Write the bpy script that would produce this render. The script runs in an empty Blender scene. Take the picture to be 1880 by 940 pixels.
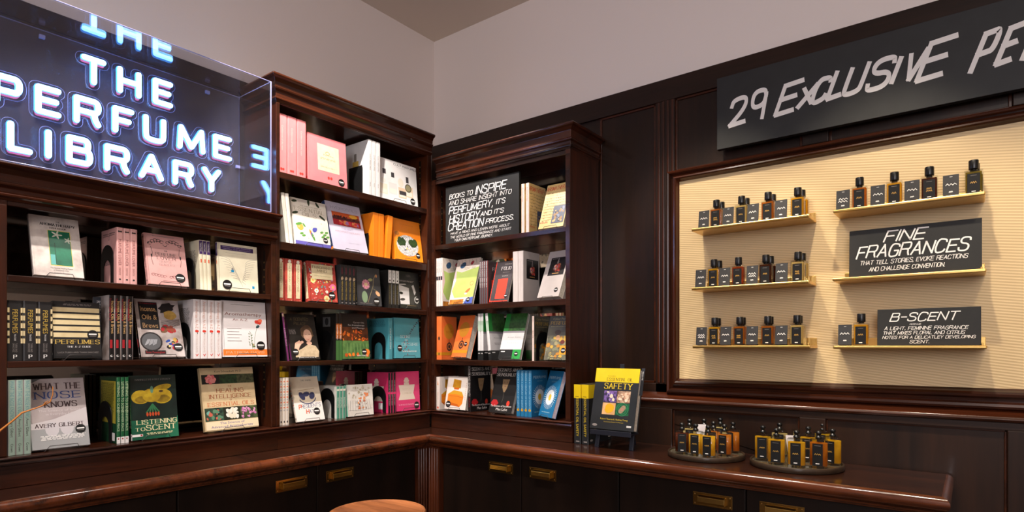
import bpy, bmesh, math, random
import numpy as np
from mathutils import Vector, Matrix

scene = bpy.context.scene
col = scene.collection
RND = random.Random(7)

# ------------------------------------------------------------------ camera
CAM_H = 1.33
cam_d = bpy.data.cameras.new('camera')
cam_d.sensor_width = 36.0
cam_d.lens = 1099.0 / 1880.0 * 36.0
cam_d.shift_y = 170.0 / 1880.0
cam_d.clip_start = 0.02
cam = bpy.data.objects.new('camera', cam_d)
cam.location = (0, 0, CAM_H)
cam.rotation_euler = (math.pi / 2, 0, math.radians(37.589))
col.objects.link(cam)
scene.camera = cam

# ------------------------------------------------------------------ world, exposure
scene.view_settings.view_transform = 'Standard'
scene.view_settings.look = 'None'
scene.view_settings.gamma = 1.0
scene.view_settings.use_curve_mapping = False
scene.view_settings.exposure = 0.0
world = bpy.data.worlds.new('world')
scene.world = world
world.use_nodes = True
world.node_tree.nodes['Background'].inputs[0].default_value = (0.9, 0.85, 0.8, 1)
world.node_tree.nodes['Background'].inputs[1].default_value = 0.02


def spot(name, loc, target, energy, color, angle, blend=0.4, radius=0.03):
    d = bpy.data.lights.new(name, 'SPOT')
    d.energy = energy
    d.color = color
    d.spot_size = math.radians(angle)
    d.spot_blend = blend
    d.shadow_soft_size = radius
    o = bpy.data.objects.new(name, d)
    o.location = loc
    o.rotation_euler = (Vector(target) - Vector(loc)).to_track_quat('-Z', 'Y').to_euler()
    col.objects.link(o)
    return o


def area(name, loc, target, energy, color, sx, sy):
    d = bpy.data.lights.new(name, 'AREA')
    d.shape = 'RECTANGLE'
    d.size, d.size_y = sx, sy
    d.energy = energy
    d.color = color
    o = bpy.data.objects.new(name, d)
    o.location = loc
    o.rotation_euler = (Vector(target) - Vector(loc)).to_track_quat('-Z', 'Y').to_euler()
    col.objects.link(o)
    return o


WARM = (1.0, 0.92, 0.85)
AMBER = (1.0, 0.86, 0.66)
# ceiling spotlights over the left wall, the corner and the display wall
spot('ceiling_spot', (-1.58, 0.42, 3.06), (-2.27, 0.86, 1.35), 165, WARM, 56)
spot('ceiling_spot', (-1.84, 1.08, 3.06), (-2.27, 1.75, 1.55), 168, WARM, 58)
spot('ceiling_spot', (-1.95, 1.72, 3.06), (-1.80, 2.26, 1.45), 135, WARM, 50)
spot('ceiling_spot', (-0.24, 1.50, 3.06), (-0.26, 2.47, 1.16), 104, AMBER, 46, 0.55)
spot('ceiling_spot', (0.50, 1.50, 3.06), (0.40, 2.47, 1.16), 58, AMBER, 46, 0.55)
spot('ceiling_spot', (-0.98, 1.50, 3.06), (-0.86, 2.47, 1.16), 108, AMBER, 46, 0.55)
spot('ceiling_spot', (-0.55, 1.15, 3.06), (-0.62, 2.25, 0.95), 40, WARM, 30, 0.5)  # added to brighten the bottle trays on the counter
spot('ceiling_spot', (-1.22, 1.25, 3.06), (-1.25, 1.27, 0.0), 34, WARM, 120, 0.6, 0.05)  # wide downlight added for the counter nose highlight and some fill
# unseen area lights, added as soft ambient fill
area('ceiling_fill', (1.0, -1.0, 3.1), (0.9, -0.9, 0), 42, (1.0, 0.87, 0.76), 2.6, 2.6)
area('cool_wall_fill', (1.2, -2.9, 2.3), (0.2, 2.5, 3.0), 84, (0.93, 0.92, 1.0), 1.6, 1.8)  # added to lift the right wall with cooler light; no window stands here

# ------------------------------------------------------------------ materials


def lin(c):
    r = []
    for v in c[:3]:
        v = v / 255.0
        r.append(v / 12.92 if v <= 0.04045 else ((v + 0.055) / 1.055) ** 2.4)
    return (r[0], r[1], r[2], 1.0)


_mats = {}


def new_mat(name):
    m = bpy.data.materials.new(name)
    m.use_nodes = True
    nt = m.node_tree
    return m, nt, nt.nodes['Principled BSDF']


def M(c, rough=0.45, metal=0.0, spec=0.5, coat=0.0):
    """plain colour with a faint noise in its gloss; c is sRGB 0..255"""
    key = (tuple(c), rough, metal, spec, coat)
    if key in _mats:
        return _mats[key]
    m, nt, b = new_mat('paint_%02x%02x%02x' % tuple(int(v) for v in c[:3]))
    b.inputs['Base Color'].default_value = lin(c)
    b.inputs['Roughness'].default_value = rough
    b.inputs['Metallic'].default_value = metal
    b.inputs['Specular IOR Level'].default_value = spec
    b.inputs['Coat Weight'].default_value = coat
    _mats[key] = m
    return m


def paper(c, c2=None, scale=60.0, rough=0.38):
    """printed paper: two tones mixed by noise"""
    key = ('paper', tuple(c), tuple(c2 or ()), scale, rough)
    if key in _mats:
        return _mats[key]
    m, nt, b = new_mat('printed_paper')
    tc = nt.nodes.new('ShaderNodeTexCoord')
    nz = nt.nodes.new('ShaderNodeTexNoise')
    nz.inputs['Scale'].default_value = scale
    nz.inputs['Detail'].default_value = 5
    rp = nt.nodes.new('ShaderNodeValToRGB')
    rp.color_ramp.elements[0].position = 0.36
    rp.color_ramp.elements[1].position = 0.64
    c2 = c2 or [v * 0.95 for v in c]
    rp.color_ramp.elements[0].color = lin(c2)
    rp.color_ramp.elements[1].color = lin(c)
    nt.links.new(tc.outputs['Object'], nz.inputs['Vector'])
    nt.links.new(nz.outputs['Fac'], rp.inputs['Fac'])
    nt.links.new(rp.outputs['Color'], b.inputs['Base Color'])
    b.inputs['Roughness'].default_value = rough
    _mats[key] = m
    return m


def wood(name, axis, dark, light, rough=0.3, scale=9.0, bump=0.06, coat=0.22):
    # satin varnish over stained mahogany
    m, nt, b = new_mat(name)
    tc = nt.nodes.new('ShaderNodeTexCoord')
    mp = nt.nodes.new('ShaderNodeMapping')
    s = [scale, scale, scale]
    s['xyz'.index(axis)] = scale * 0.09
    mp.inputs['Scale'].default_value = s
    n1 = nt.nodes.new('ShaderNodeTexNoise')
    n1.inputs['Scale'].default_value = 1.4
    n1.inputs['Detail'].default_value = 7
    n1.inputs['Roughness'].default_value = 0.62
    n1.inputs['Distortion'].default_value = 0.6
    n2 = nt.nodes.new('ShaderNodeTexNoise')
    n2.inputs['Scale'].default_value = 14
    n2.inputs['Detail'].default_value = 3
    mx = nt.nodes.new('ShaderNodeMath')
    mx.operation = 'MULTIPLY_ADD'
    mx.inputs[1].default_value = 0.25
    rp = nt.nodes.new('ShaderNodeValToRGB')
    rp.color_ramp.elements[0].position = 0.42
    rp.color_ramp.elements[1].position = 0.86
    rp.color_ramp.elements[0].color = lin(dark)
    rp.color_ramp.elements[1].color = lin(light)
    bp = nt.nodes.new('ShaderNodeBump')
    bp.inputs['Strength'].default_value = bump
    bp.inputs['Distance'].default_value = 0.002
    L = nt.links.new
    L(tc.outputs['Object'], mp.inputs['Vector'])
    L(mp.outputs['Vector'], n1.inputs['Vector'])
    L(mp.outputs['Vector'], n2.inputs['Vector'])
    L(n2.outputs['Fac'], mx.inputs[0])
    L(n1.outputs['Fac'], mx.inputs[2])
    L(mx.outputs[0], rp.inputs['Fac'])
    L(rp.outputs['Color'], b.inputs['Base Color'])
    L(n2.outputs['Fac'], bp.inputs['Height'])
    L(bp.outputs['Normal'], b.inputs['Normal'])
    b.inputs['Roughness'].default_value = rough
    b.inputs['Specular IOR Level'].default_value = 0.22
    b.inputs['Coat Weight'].default_value = coat
    b.inputs['Coat Roughness'].default_value = 0.12
    return m


WD, WL_ = (30, 14, 8), (78, 35, 16)
WOODX = wood('mahogany_along', 'x', WD, WL_, coat=.5)
WOODZ = wood('mahogany_upright', 'z', WD, WL_, coat=.5)
WOODY = wood('mahogany_across', 'y', WD, WL_)
WOODEDGE = wood('mahogany_worn_edge', 'x', (27, 13, 9), (68, 33, 17), 0.26)
WOODTOP = wood('polished_countertop', 'x', (25, 13, 9), (62, 30, 16), 0.3, coat=0.9)
PANELW = wood('mahogany_panel', 'z', (22, 13, 9), (46, 27, 17), 0.42, 6.0)
PANELR = wood('mahogany_rail', 'x', (24, 14, 10), (50, 30, 20), 0.42, 6.0)
CABW = wood('mahogany_door', 'z', (16, 10, 7), (30, 18, 12), 0.42, 6.0)
STOOLW = wood('stool_oak', 'x', (110, 62, 34), (182, 112, 66), 0.4, 14.0)
TRAYW = wood('tray_wood', 'x', (34, 25, 18), (66, 50, 36), 0.5, 16.0)


def plaster(name, c, rough=0.85):
    m, nt, b = new_mat(name)
    tc = nt.nodes.new('ShaderNodeTexCoord')
    nz = nt.nodes.new('ShaderNodeTexNoise')
    nz.inputs['Scale'].default_value = 60
    nz.inputs['Detail'].default_value = 4
    bp = nt.nodes.new('ShaderNodeBump')
    bp.inputs['Strength'].default_value = 0.05
    nt.links.new(tc.outputs['Object'], nz.inputs['Vector'])
    nt.links.new(nz.outputs['Fac'], bp.inputs['Height'])
    nt.links.new(bp.outputs['Normal'], b.inputs['Normal'])
    b.inputs['Base Color'].default_value = lin(c)
    b.inputs['Roughness'].default_value = rough
    return m


PLASTER = plaster('painted_plaster', (238, 226, 219))
CEILING = plaster('ceiling_paint', (226, 212, 196))


def ribbed_gold():
    m, nt, b = new_mat('ribbed_gold_cloth')
    tc = nt.nodes.new('ShaderNodeTexCoord')
    mp = nt.nodes.new('ShaderNodeMapping')
    mp.inputs['Rotation'].default_value = (0, math.radians(-8), 0)
    wv = nt.nodes.new('ShaderNodeTexWave')
    wv.bands_direction = 'Z'
    wv.inputs['Scale'].default_value = 34
    wv.inputs['Distortion'].default_value = 0.15
    rp = nt.nodes.new('ShaderNodeValToRGB')
    rp.color_ramp.elements[0].color = lin((204, 176, 130))
    rp.color_ramp.elements[1].color = lin((222, 194, 146))
    bp = nt.nodes.new('ShaderNodeBump')
    bp.inputs['Strength'].default_value = 0.25
    bp.inputs['Distance'].default_value = 0.002
    L = nt.links.new
    L(tc.outputs['Object'], mp.inputs['Vector'])
    L(mp.outputs['Vector'], wv.inputs['Vector'])
    L(wv.outputs['Fac'], rp.inputs['Fac'])
    L(rp.outputs['Color'], b.inputs['Base Color'])
    L(wv.outputs['Fac'], bp.inputs['Height'])
    L(bp.outputs['Normal'], b.inputs['Normal'])
    b.inputs['Roughness'].default_value = 0.5
    return m


GOLDCLOTH = ribbed_gold()


def brushed(name, c, rough):
    m, nt, b = new_mat(name)
    tc = nt.nodes.new('ShaderNodeTexCoord')
    mp = nt.nodes.new('ShaderNodeMapping')
    mp.inputs['Scale'].default_value = (3, 90, 90)
    nz = nt.nodes.new('ShaderNodeTexNoise')
    nz.inputs['Scale'].default_value = 3
    mr = nt.nodes.new('ShaderNodeMapRange')
    mr.inputs['To Min'].default_value = rough * 0.7
    mr.inputs['To Max'].default_value = rough * 1.4
    L = nt.links.new
    L(tc.outputs['Object'], mp.inputs['Vector'])
    L(mp.outputs['Vector'], nz.inputs['Vector'])
    L(nz.outputs['Fac'], mr.inputs['Value'])
    L(mr.outputs['Result'], b.inputs['Roughness'])
    b.inputs['Base Color'].default_value = lin(c)
    b.inputs['Metallic'].default_value = 1.0
    return m


BRASS = brushed('brushed_brass', (214, 176, 104), 0.3)
PULL = brushed('polished_brass', (196, 160, 88), 0.2)
MIRROR = brushed('old_mirror', (150, 140, 128), 0.03)
BLACKMETAL = M((9, 9, 10), 0.5)
BLACKPLASTIC = M((13, 13, 14), 0.3)
NAVYBLACK = M((28, 31, 42), 0.45)


def clear(name, tint=(1, 1, 1), gloss=1.0, edge=None):
    """thin clear pane: see-through, with a Fresnel gloss on top"""
    m, nt, b = new_mat(name)
    nt.nodes.remove(b)
    out = [n for n in nt.nodes if n.type == 'OUTPUT_MATERIAL'][0]
    tr = nt.nodes.new('ShaderNodeBsdfTransparent')
    tr.inputs[0].default_value = (*tint, 1)
    gl = nt.nodes.new('ShaderNodeBsdfGlossy')
    gl.inputs['Roughness'].default_value = 0.02
    fr = nt.nodes.new('ShaderNodeFresnel')
    ge = nt.nodes.new('ShaderNodeNewGeometry')
    mr = nt.nodes.new('ShaderNodeMapRange')
    mr.inputs['To Min'].default_value = 1.49
    mr.inputs['To Max'].default_value = 1 / 1.49
    nt.links.new(ge.outputs['Backfacing'], mr.inputs['Value'])
    nt.links.new(mr.outputs['Result'], fr.inputs['IOR'])
    mu = nt.nodes.new('ShaderNodeMath')
    mu.operation = 'MULTIPLY'
    mu.inputs[1].default_value = gloss
    mx = nt.nodes.new('ShaderNodeMixShader')
    L = nt.links.new
    L(fr.outputs[0], mu.inputs[0])
    L(mu.outputs[0], mx.inputs[0])
    L(tr.outputs[0], mx.inputs[1])
    L(gl.outputs[0], mx.inputs[2])
    L(mx.outputs[0], out.inputs['Surface'])
    return m


ACRYLIC = clear('clear_acrylic', (0.97, 0.97, 0.99), 1.6)
EDGEACRYL = M((150, 150, 190), 0.2)
GLOWACRYL = clear('glow_tint_acrylic', (0.97, 0.97, 0.99))  # blue diffuse share mixed in below imitates the neon's glow behind the letters
_nt = GLOWACRYL.node_tree
_d, _m = _nt.nodes.new('ShaderNodeBsdfDiffuse'), _nt.nodes.new('ShaderNodeMixShader')
_d.inputs[0].default_value = (0.48, 0.52, 0.80, 1)
_m.inputs[0].default_value = 0.035
_o = [n for n in _nt.nodes if n.type == 'OUTPUT_MATERIAL'][0]
_src = _o.inputs['Surface'].links[0].from_socket
_nt.links.new(_src, _m.inputs[1])
_nt.links.new(_d.outputs[0], _m.inputs[2])
_nt.links.new(_m.outputs[0], _o.inputs['Surface'])
GLASS = clear('bottle_glass', (0.94, 0.95, 0.93))


def emit(name, c, strength):
    m, nt, b = new_mat(name)
    b.inputs['Base Color'].default_value = (0, 0, 0, 1)
    b.inputs['Emission Color'].default_value = (*c, 1)
    b.inputs['Emission Strength'].default_value = strength
    return m


NEONWHITE = emit('neon_core', (0.17, 0.46, 1.0), 16.0)
NEONBLUE = emit('neon_blue_halo', (0.06, 0.32, 1.0), 4.0)  # glowing tube standing in for the blue halo round each letter
NEONPINK = emit('neon_pink_halo', (0.95, 0.25, 0.65), 0.8)  # likewise for the pink fringe of glow under the strokes


def liquid(c, see=0.5):
    """tinted perfume: partly see-through, partly glowing with the light that falls on it"""
    m, nt, b = new_mat('perfume')
    nt.nodes.remove(b)
    out = [n for n in nt.nodes if n.type == 'OUTPUT_MATERIAL'][0]
    N = nt.nodes.new
    L = nt.links.new
    col3 = lin(c)
    tr = N('ShaderNodeBsdfTransparent')
    tr.inputs[0].default_value = (col3[0] ** .5, col3[1] ** .5, col3[2] ** .5, 1)
    df = N('ShaderNodeBsdfDiffuse')
    df.inputs[0].default_value = col3
    tl = N('ShaderNodeBsdfTranslucent')
    tl.inputs[0].default_value = col3
    m1, m2 = N('ShaderNodeMixShader'), N('ShaderNodeMixShader')
    m1.inputs[0].default_value = 0.5
    m2.inputs[0].default_value = see
    L(df.outputs[0], m1.inputs[1])
    L(tl.outputs[0], m1.inputs[2])
    L(m1.outputs[0], m2.inputs[1])
    L(tr.outputs[0], m2.inputs[2])
    L(m2.outputs[0], out.inputs['Surface'])
    return m


CHALKBOARD = paper((21, 21, 20), (17, 17, 17), 30, 0.65)
CHALK = M((236, 232, 228), 0.7)
PAGES = paper((222, 214, 200), (200, 190, 174), 150, 0.8)

# ------------------------------------------------------------------ mesh building


class MB:
    """collects polygons; build() links them as ONE mesh object"""

    def __init__(self):
        self.v, self.f, self.mi, self.mats, self.sm = [], [], [], [], []

    def slot(self, m):
        for i, x in enumerate(self.mats):
            if x is m:
                return i
        self.mats.append(m)
        return len(self.mats) - 1

    def face(self, pts, m, smooth=False):
        b = len(self.v)
        self.v += [tuple(p) for p in pts]
        self.f.append(tuple(range(b, b + len(pts))))
        self.mi.append(self.slot(m))
        self.sm.append(smooth)

    def raw(self, vs, fs, m, smooth=False):
        b = len(self.v)
        self.v += [tuple(p) for p in vs]
        s = self.slot(m)
        for f in fs:
            self.f.append(tuple(b + i for i in f))
            self.mi.append(s)
            self.sm.append(smooth)

    def box(self, x0, x1, y0, y1, z0, z1, m):
        vs = [(x, y, z) for z in (z0, z1) for y in (y0, y1) for x in (x0, x1)]
        self.raw(vs, [(0, 2, 3, 1), (4, 5, 7, 6), (0, 1, 5, 4), (2, 6, 7, 3), (0, 4, 6, 2), (1, 3, 7, 5)], m)

    def prism(self, poly, fn0, fn1, m, smooth=False):
        """poly: 2D ring; fn0/fn1 map it to the two end rings"""
        n = len(poly)
        a = [fn0(p) for p in poly]
        b = [fn1(p) for p in poly]
        self.raw(a + b, [(i, (i + 1) % n, n + (i + 1) % n, n + i) for i in range(n)], m, smooth)
        self.raw(a, [tuple(range(n - 1, -1, -1))], m)
        self.raw(b, [tuple(range(n))], m)

    def sweepx(self, prof, x0, x1, m, smooth=False):
        self.prism(prof, lambda p: (x0, p[0], p[1]), lambda p: (x1, p[0], p[1]), m, smooth)

    def lathe(self, prof, m, n=32, c=(0, 0, 0), sx=1.0, sy=1.0, smooth=True):
        k = len(prof)
        vs = []
        for i in range(n):
            a = 2 * math.pi * i / n
            for r, z in prof:
                vs.append((c[0] + r * math.cos(a) * sx, c[1] + r * math.sin(a) * sy, c[2] + z))
        fs = []
        for i in range(n):
            j = (i + 1) % n
            for q in range(k - 1):
                fs.append((i * k + q, j * k + q, j * k + q + 1, i * k + q + 1))
        self.raw(vs, fs, m, smooth)
        self.raw([vs[i * k] for i in range(n)], [tuple(range(n - 1, -1, -1))], m)
        self.raw([vs[i * k + k - 1] for i in range(n)], [tuple(range(n))], m)

    def tube(self, pts, r, m, n=8, closed=False, caps=True):
        P = [Vector(p) for p in pts]
        k = len(P)
        if k < 2:
            return
        rings = []
        ref = None
        for i in range(k):
            if closed:
                t = (P[(i + 1) % k] - P[i - 1])
            else:
                t = P[min(i + 1, k - 1)] - P[max(i - 1, 0)]
            if t.length < 1e-9:
                t = Vector((0, 0, 1))
            t.normalize()
            if ref is None:
                ref = Vector((0, 0, 1)) if abs(t.z) < 0.9 else Vector((1, 0, 0))
            u = t.cross(ref)
            if u.length < 1e-4:
                u = t.orthogonal()
            u.normalize()
            w = u.cross(t)
            ref = w
            rr = r[i] if isinstance(r, (list, tuple)) else r
            rings.append([P[i] + (u * math.cos(2 * math.pi * q / n) + w * math.sin(2 * math.pi * q / n)) * rr for q in range(n)])
        vs = [p for ring in rings for p in ring]
        fs = []
        for i in range(k if closed else k - 1):
            j = (i + 1) % k
            for q in range(n):
                q2 = (q + 1) % n
                fs.append((i * n + q, i * n + q2, j * n + q2, j * n + q))
        self.raw(vs, fs, m, True)
        if caps and not closed:
            for i, sgn in ((0, -1), (k - 1, 1)):
                t = (P[1] - P[0]) if i == 0 else (P[-1] - P[-2])
                t.normalize()
                rr = r[i] if isinstance(r, (list, tuple)) else r
                tip = P[i] + t * sgn * rr * 0.9
                mid = []
                for q in range(n):
                    mid.append((rings[i][q] - P[i]) * 0.72 + P[i] + t * sgn * rr * 0.62)
                vs2 = list(rings[i]) + mid + [tip]
                f2 = []
                for q in range(n):
                    q2 = (q + 1) % n
                    f2.append((q, q2, n + q2, n + q) if sgn > 0 else (q2, q, n + q, n + q2))
                    f2.append((n + q, n + q2, 2 * n) if sgn > 0 else (n + q2, n + q, 2 * n))
                self.raw(vs2, f2, m, True)

    def sphere(self, c, r, m, n=14, k=8, sz=1.0):
        prof = [(max(r * math.sin(math.pi * i / k), 1e-4), -r * sz * math.cos(math.pi * i / k)) for i in range(k + 1)]
        self.lathe(prof, m, n, c)

    def mesh(self, name):
        me = bpy.data.meshes.new(name)
        me.from_pydata(self.v, [], self.f)
        for m in self.mats:
            me.materials.append(m)
        me.polygons.foreach_set('material_index', self.mi)
        me.polygons.foreach_set('use_smooth', self.sm)
        me.update()
        return me

    def build(self, name, parent=None, bevel=0.0, weld=True, seg=2):
        me = self.mesh(name)
        if weld:
            bm = bmesh.new()
            bm.from_mesh(me)
            bmesh.ops.remove_doubles(bm, verts=bm.verts, dist=1e-6)
            bmesh.ops.recalc_face_normals(bm, faces=bm.faces)
            bm.to_mesh(me)
            bm.free()
        o = bpy.data.objects.new(name, me)
        col.objects.link(o)
        if parent is not None:
            o.parent = parent
        if bevel:
            md = o.modifiers.new('bevel', 'BEVEL')
            md.width = bevel
            md.segments = seg
            md.limit_method = 'ANGLE'
            md.angle_limit = math.radians(40)
        return o


def tag(o, label=None, cat=None, group=None, kind=None):
    if label:
        o['label'] = label
    if cat:
        o['category'] = cat
    if group:
        o['group'] = group
    if kind:
        o['kind'] = kind
    return o


# wall frames: s runs to the right along the wall, d goes into the wall, z up
XL, YR = -2.25, 2.23


def W(wall, s, d, z):
    return Vector((XL - d, s, z)) if wall == 'L' else Vector((s, YR + d, z))


def WR(wall):
    return math.pi / 2 if wall == 'L' else 0.0


def thing(name, wall, s, d, z, label, cat, group=None, rz=0.0, rx=0.0):
    o = bpy.data.objects.new(name, None)
    o.empty_display_size = 0.05
    col.objects.link(o)
    o.location = W(wall, s, d, z)
    o.rotation_euler = (rx, 0, WR(wall) + rz)
    return tag(o, label, cat, group)


# ------------------------------------------------------------------ letters: a stroke alphabet on a 4 x 6 grid ('~' = rounded stroke)
GL = {
 'A': "0,0 2,6 4,0;.75,2 3.25,2", 'B': "0,0 0,6;~0,6 2.2,6 3.7,6 3.7,3.3 2.2,3.3 0,3.3;~0,3.3 2.4,3.3 4.1,3.3 4.1,0 2.4,0 0,0",
 'C': "~4,4.8 3.6,6 0,6.4 0,-.4 3.6,0 4,1.2", 'D': "0,0 0,6;~0,6 2,6 4.2,6 4.2,0 2,0 0,0", 'E': "3.6,0 0,0 0,6 3.6,6;0,3.1 3.2,3.1",
 'F': "0,0 0,6 3.6,6;0,3.1 3,3.1", 'G': "~4,4.8 3.6,6 0,6.4 0,-.4 3.6,-.2 4,1 4,2.6;4,2.7 2.2,2.7", 'H': "0,0 0,6;4,0 4,6;0,3.1 4,3.1",
 'I': "0,0 0,6", 'J': "~3,6 3,1 2.6,0 .4,0 0,1.4", 'K': "0,0 0,6;3.8,6 0,2.4;1.2,3.4 4,0", 'L': "0,6 0,0 3.5,0",
 'M': "0,0 .3,6 2.5,.6 4.7,6 5,0", 'N': "0,0 0,6 4,0 4,6", 'O': "~2,6 0,6 0,0 4,0 4,6 2,6", 'P': "0,0 0,6;~0,6 2.2,6 4.1,6 4.1,2.7 2.2,2.7 0,2.7",
 'Q': "~2,6 0,6 0,0 4,0 4,6 2,6;2.4,1.4 4.2,-.4", 'R': "0,0 0,6;~0,6 2.2,6 4.1,6 4.1,2.9 2.2,2.9 0,2.9;~2,2.9 3.3,2.7 3.5,1.2 4.1,0",
 'S': "~3.9,4.8 3.6,6.1 .2,6.2 .1,3.5 3.9,2.9 4,-.2 .3,-.2 0,1.3", 'T': "0,6 4.2,6;2.1,6 2.1,0", 'U': "~0,6 0,1.6 .2,-.1 3.8,-.1 4,1.6 4,6",
 'V': "0,6 2,0 4,6", 'W': "0,6 1.2,0 2.5,5 3.8,0 5,6", 'X': "0,0 4,6;0,6 4,0", 'Y': "0,6 2,2.8 4,6;2,2.8 2,0", 'Z': "0,6 4,6 0,0 4,0",
 '0': "~2,6 0,6 0,0 4,0 4,6 2,6", '1': "1,4.8 2.2,6 2.2,0", '2': "~0,4.6 .4,6.2 4,6.2 3.8,3.4 0,0;0,0 4,0", '3': "~.2,5.6 4,6.6 3.8,3.3 1.4,3.3;~1.4,3.3 4.4,3.3 4,-.8 0,.4",
 '4': "3,0 3,6 0,2 4,2", '5': "3.6,6 .6,6 .3,3.4;~.3,3.4 4.2,4.4 4,-.8 0,.4", '9': "~3.8,4.6 3.4,6.2 .2,6.2 .1,2.8 3.4,2.8 3.8,4.8;3.8,5.2 3.4,0",
 '.': "0,0 .3,.2", ',': ".4,.5 0,-.9", "'": ".3,6.2 0,4.8", '-': "0,3 2.6,3", '&': "~4,0 1,4.4 1,6 2.8,6 2.6,4.2 0,2.4 .4,-.2 2.8,-.2 3.8,2.4", '/': "0,0 3,6",
}


def chaikin(p, it=3):
    for _ in range(it):
        q = [p[0]]
        for a, b in zip(p, p[1:]):
            q.append((a[0] * .75 + b[0] * .25, a[1] * .75 + b[1] * .25))
            q.append((a[0] * .25 + b[0] * .75, a[1] * .25 + b[1] * .75))
        q.append(p[-1])
        p = q
    return p


_gc = {}


def glyph(ch, it=3):
    if (ch, it) not in _gc:
        out = []
        for st in GL.get(ch, '').split(';'):
            if not st:
                continue
            sm = st.startswith('~')
            pts = [tuple(float(x) for x in p.split(',')) for p in st.lstrip('~').split()]
            if sm:
                out.append(chaikin(pts, it))
                continue
            run = [pts[0]]
            for i in range(1, len(pts)):
                run.append(pts[i])
                if i < len(pts) - 1:
                    a = Vector(pts[i]) - Vector(pts[i - 1])
                    b = Vector(pts[i + 1]) - Vector(pts[i])
                    if a.angle(b) > 0.8:
                        out.append(run)
                        run = [pts[i]]
            out.append(run)
        w = max((p[0] for s in out for p in s), default=2.0)
        _gc[(ch, it)] = (out, w)
    return _gc[(ch, it)]


def text_strokes(text, h, track=1.3, slant=0.0, jit=0.0, rnd=None, it=2):
    """polylines for a line of text, baseline 0, cap height h; returns strokes, width"""
    k = h / 6.0
    x = 0.0
    res = []
    for ch in text.upper():
        if ch == ' ':
            x += 3.0
            continue
        g, w = glyph(ch, it)
        dy = rnd.uniform(-jit, jit) * 6 if rnd else 0
        sc = 1 + (rnd.uniform(-jit, jit) * 1.2 if rnd else 0)
        for s in g:
            res.append([((x + px + slant * py) * k, (py * sc + dy) * k) for px, py in s])
        x += w + track
    return res, max(x - track, 0.1) * k


def ribbon(p, w, wfun=None, ext=0.35):
    """flat strip of quads along a polyline"""
    P = [Vector(q) for q in p]
    n = len(P)
    L, R = [], []
    for i in range(n):
        t = P[min(i + 1, n - 1)] - P[max(i - 1, 0)]
        if t.length < 1e-9:
            t = Vector((1, 0))
        t.normalize()
        ww = (wfun(t) if wfun else w) * 0.5
        c = P[i].copy()
        if i == 0:
            c -= t * w * ext
        if i == n - 1:
            c += t * w * ext
        if 0 < i < n - 1:
            a = (P[i] - P[i - 1]).normalized()
            d = max(a.dot(t), 0.55)
            ww = ww / d
        nn = Vector((-t.y, t.x))
        L.append(c + nn * ww)
        R.append(c - nn * ww)
    vs = [tuple(q) for q in L + R]
    fs = [(i, n + i, n + i + 1, i + 1) for i in range(n - 1)]
    return vs, fs


_tc = {}


def font_mesh(text):
    """outline lettering, cap height 1, starting at x = 0"""
    if text in _tc:
        return _tc[text]
    cu = bpy.data.curves.new('lettering', 'FONT')
    cu.body = text
    cu.resolution_u = 2
    o = bpy.data.objects.new('lettering', cu)
    col.objects.link(o)
    dg = bpy.context.evaluated_depsgraph_get()
    ev = o.evaluated_get(dg)
    me = ev.to_mesh()
    k = 1.0 / 0.70
    vs = [(v.co.x * k, v.co.y * k) for v in me.vertices]
    fs = [tuple(p.vertices) for p in me.polygons]
    ev.to_mesh_clear()
    bpy.data.objects.remove(o)
    bpy.data.curves.remove(cu)
    w = max((v[0] for v in vs), default=1.0)
    _tc[text] = (vs, fs, w)
    return _tc[text]


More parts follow.
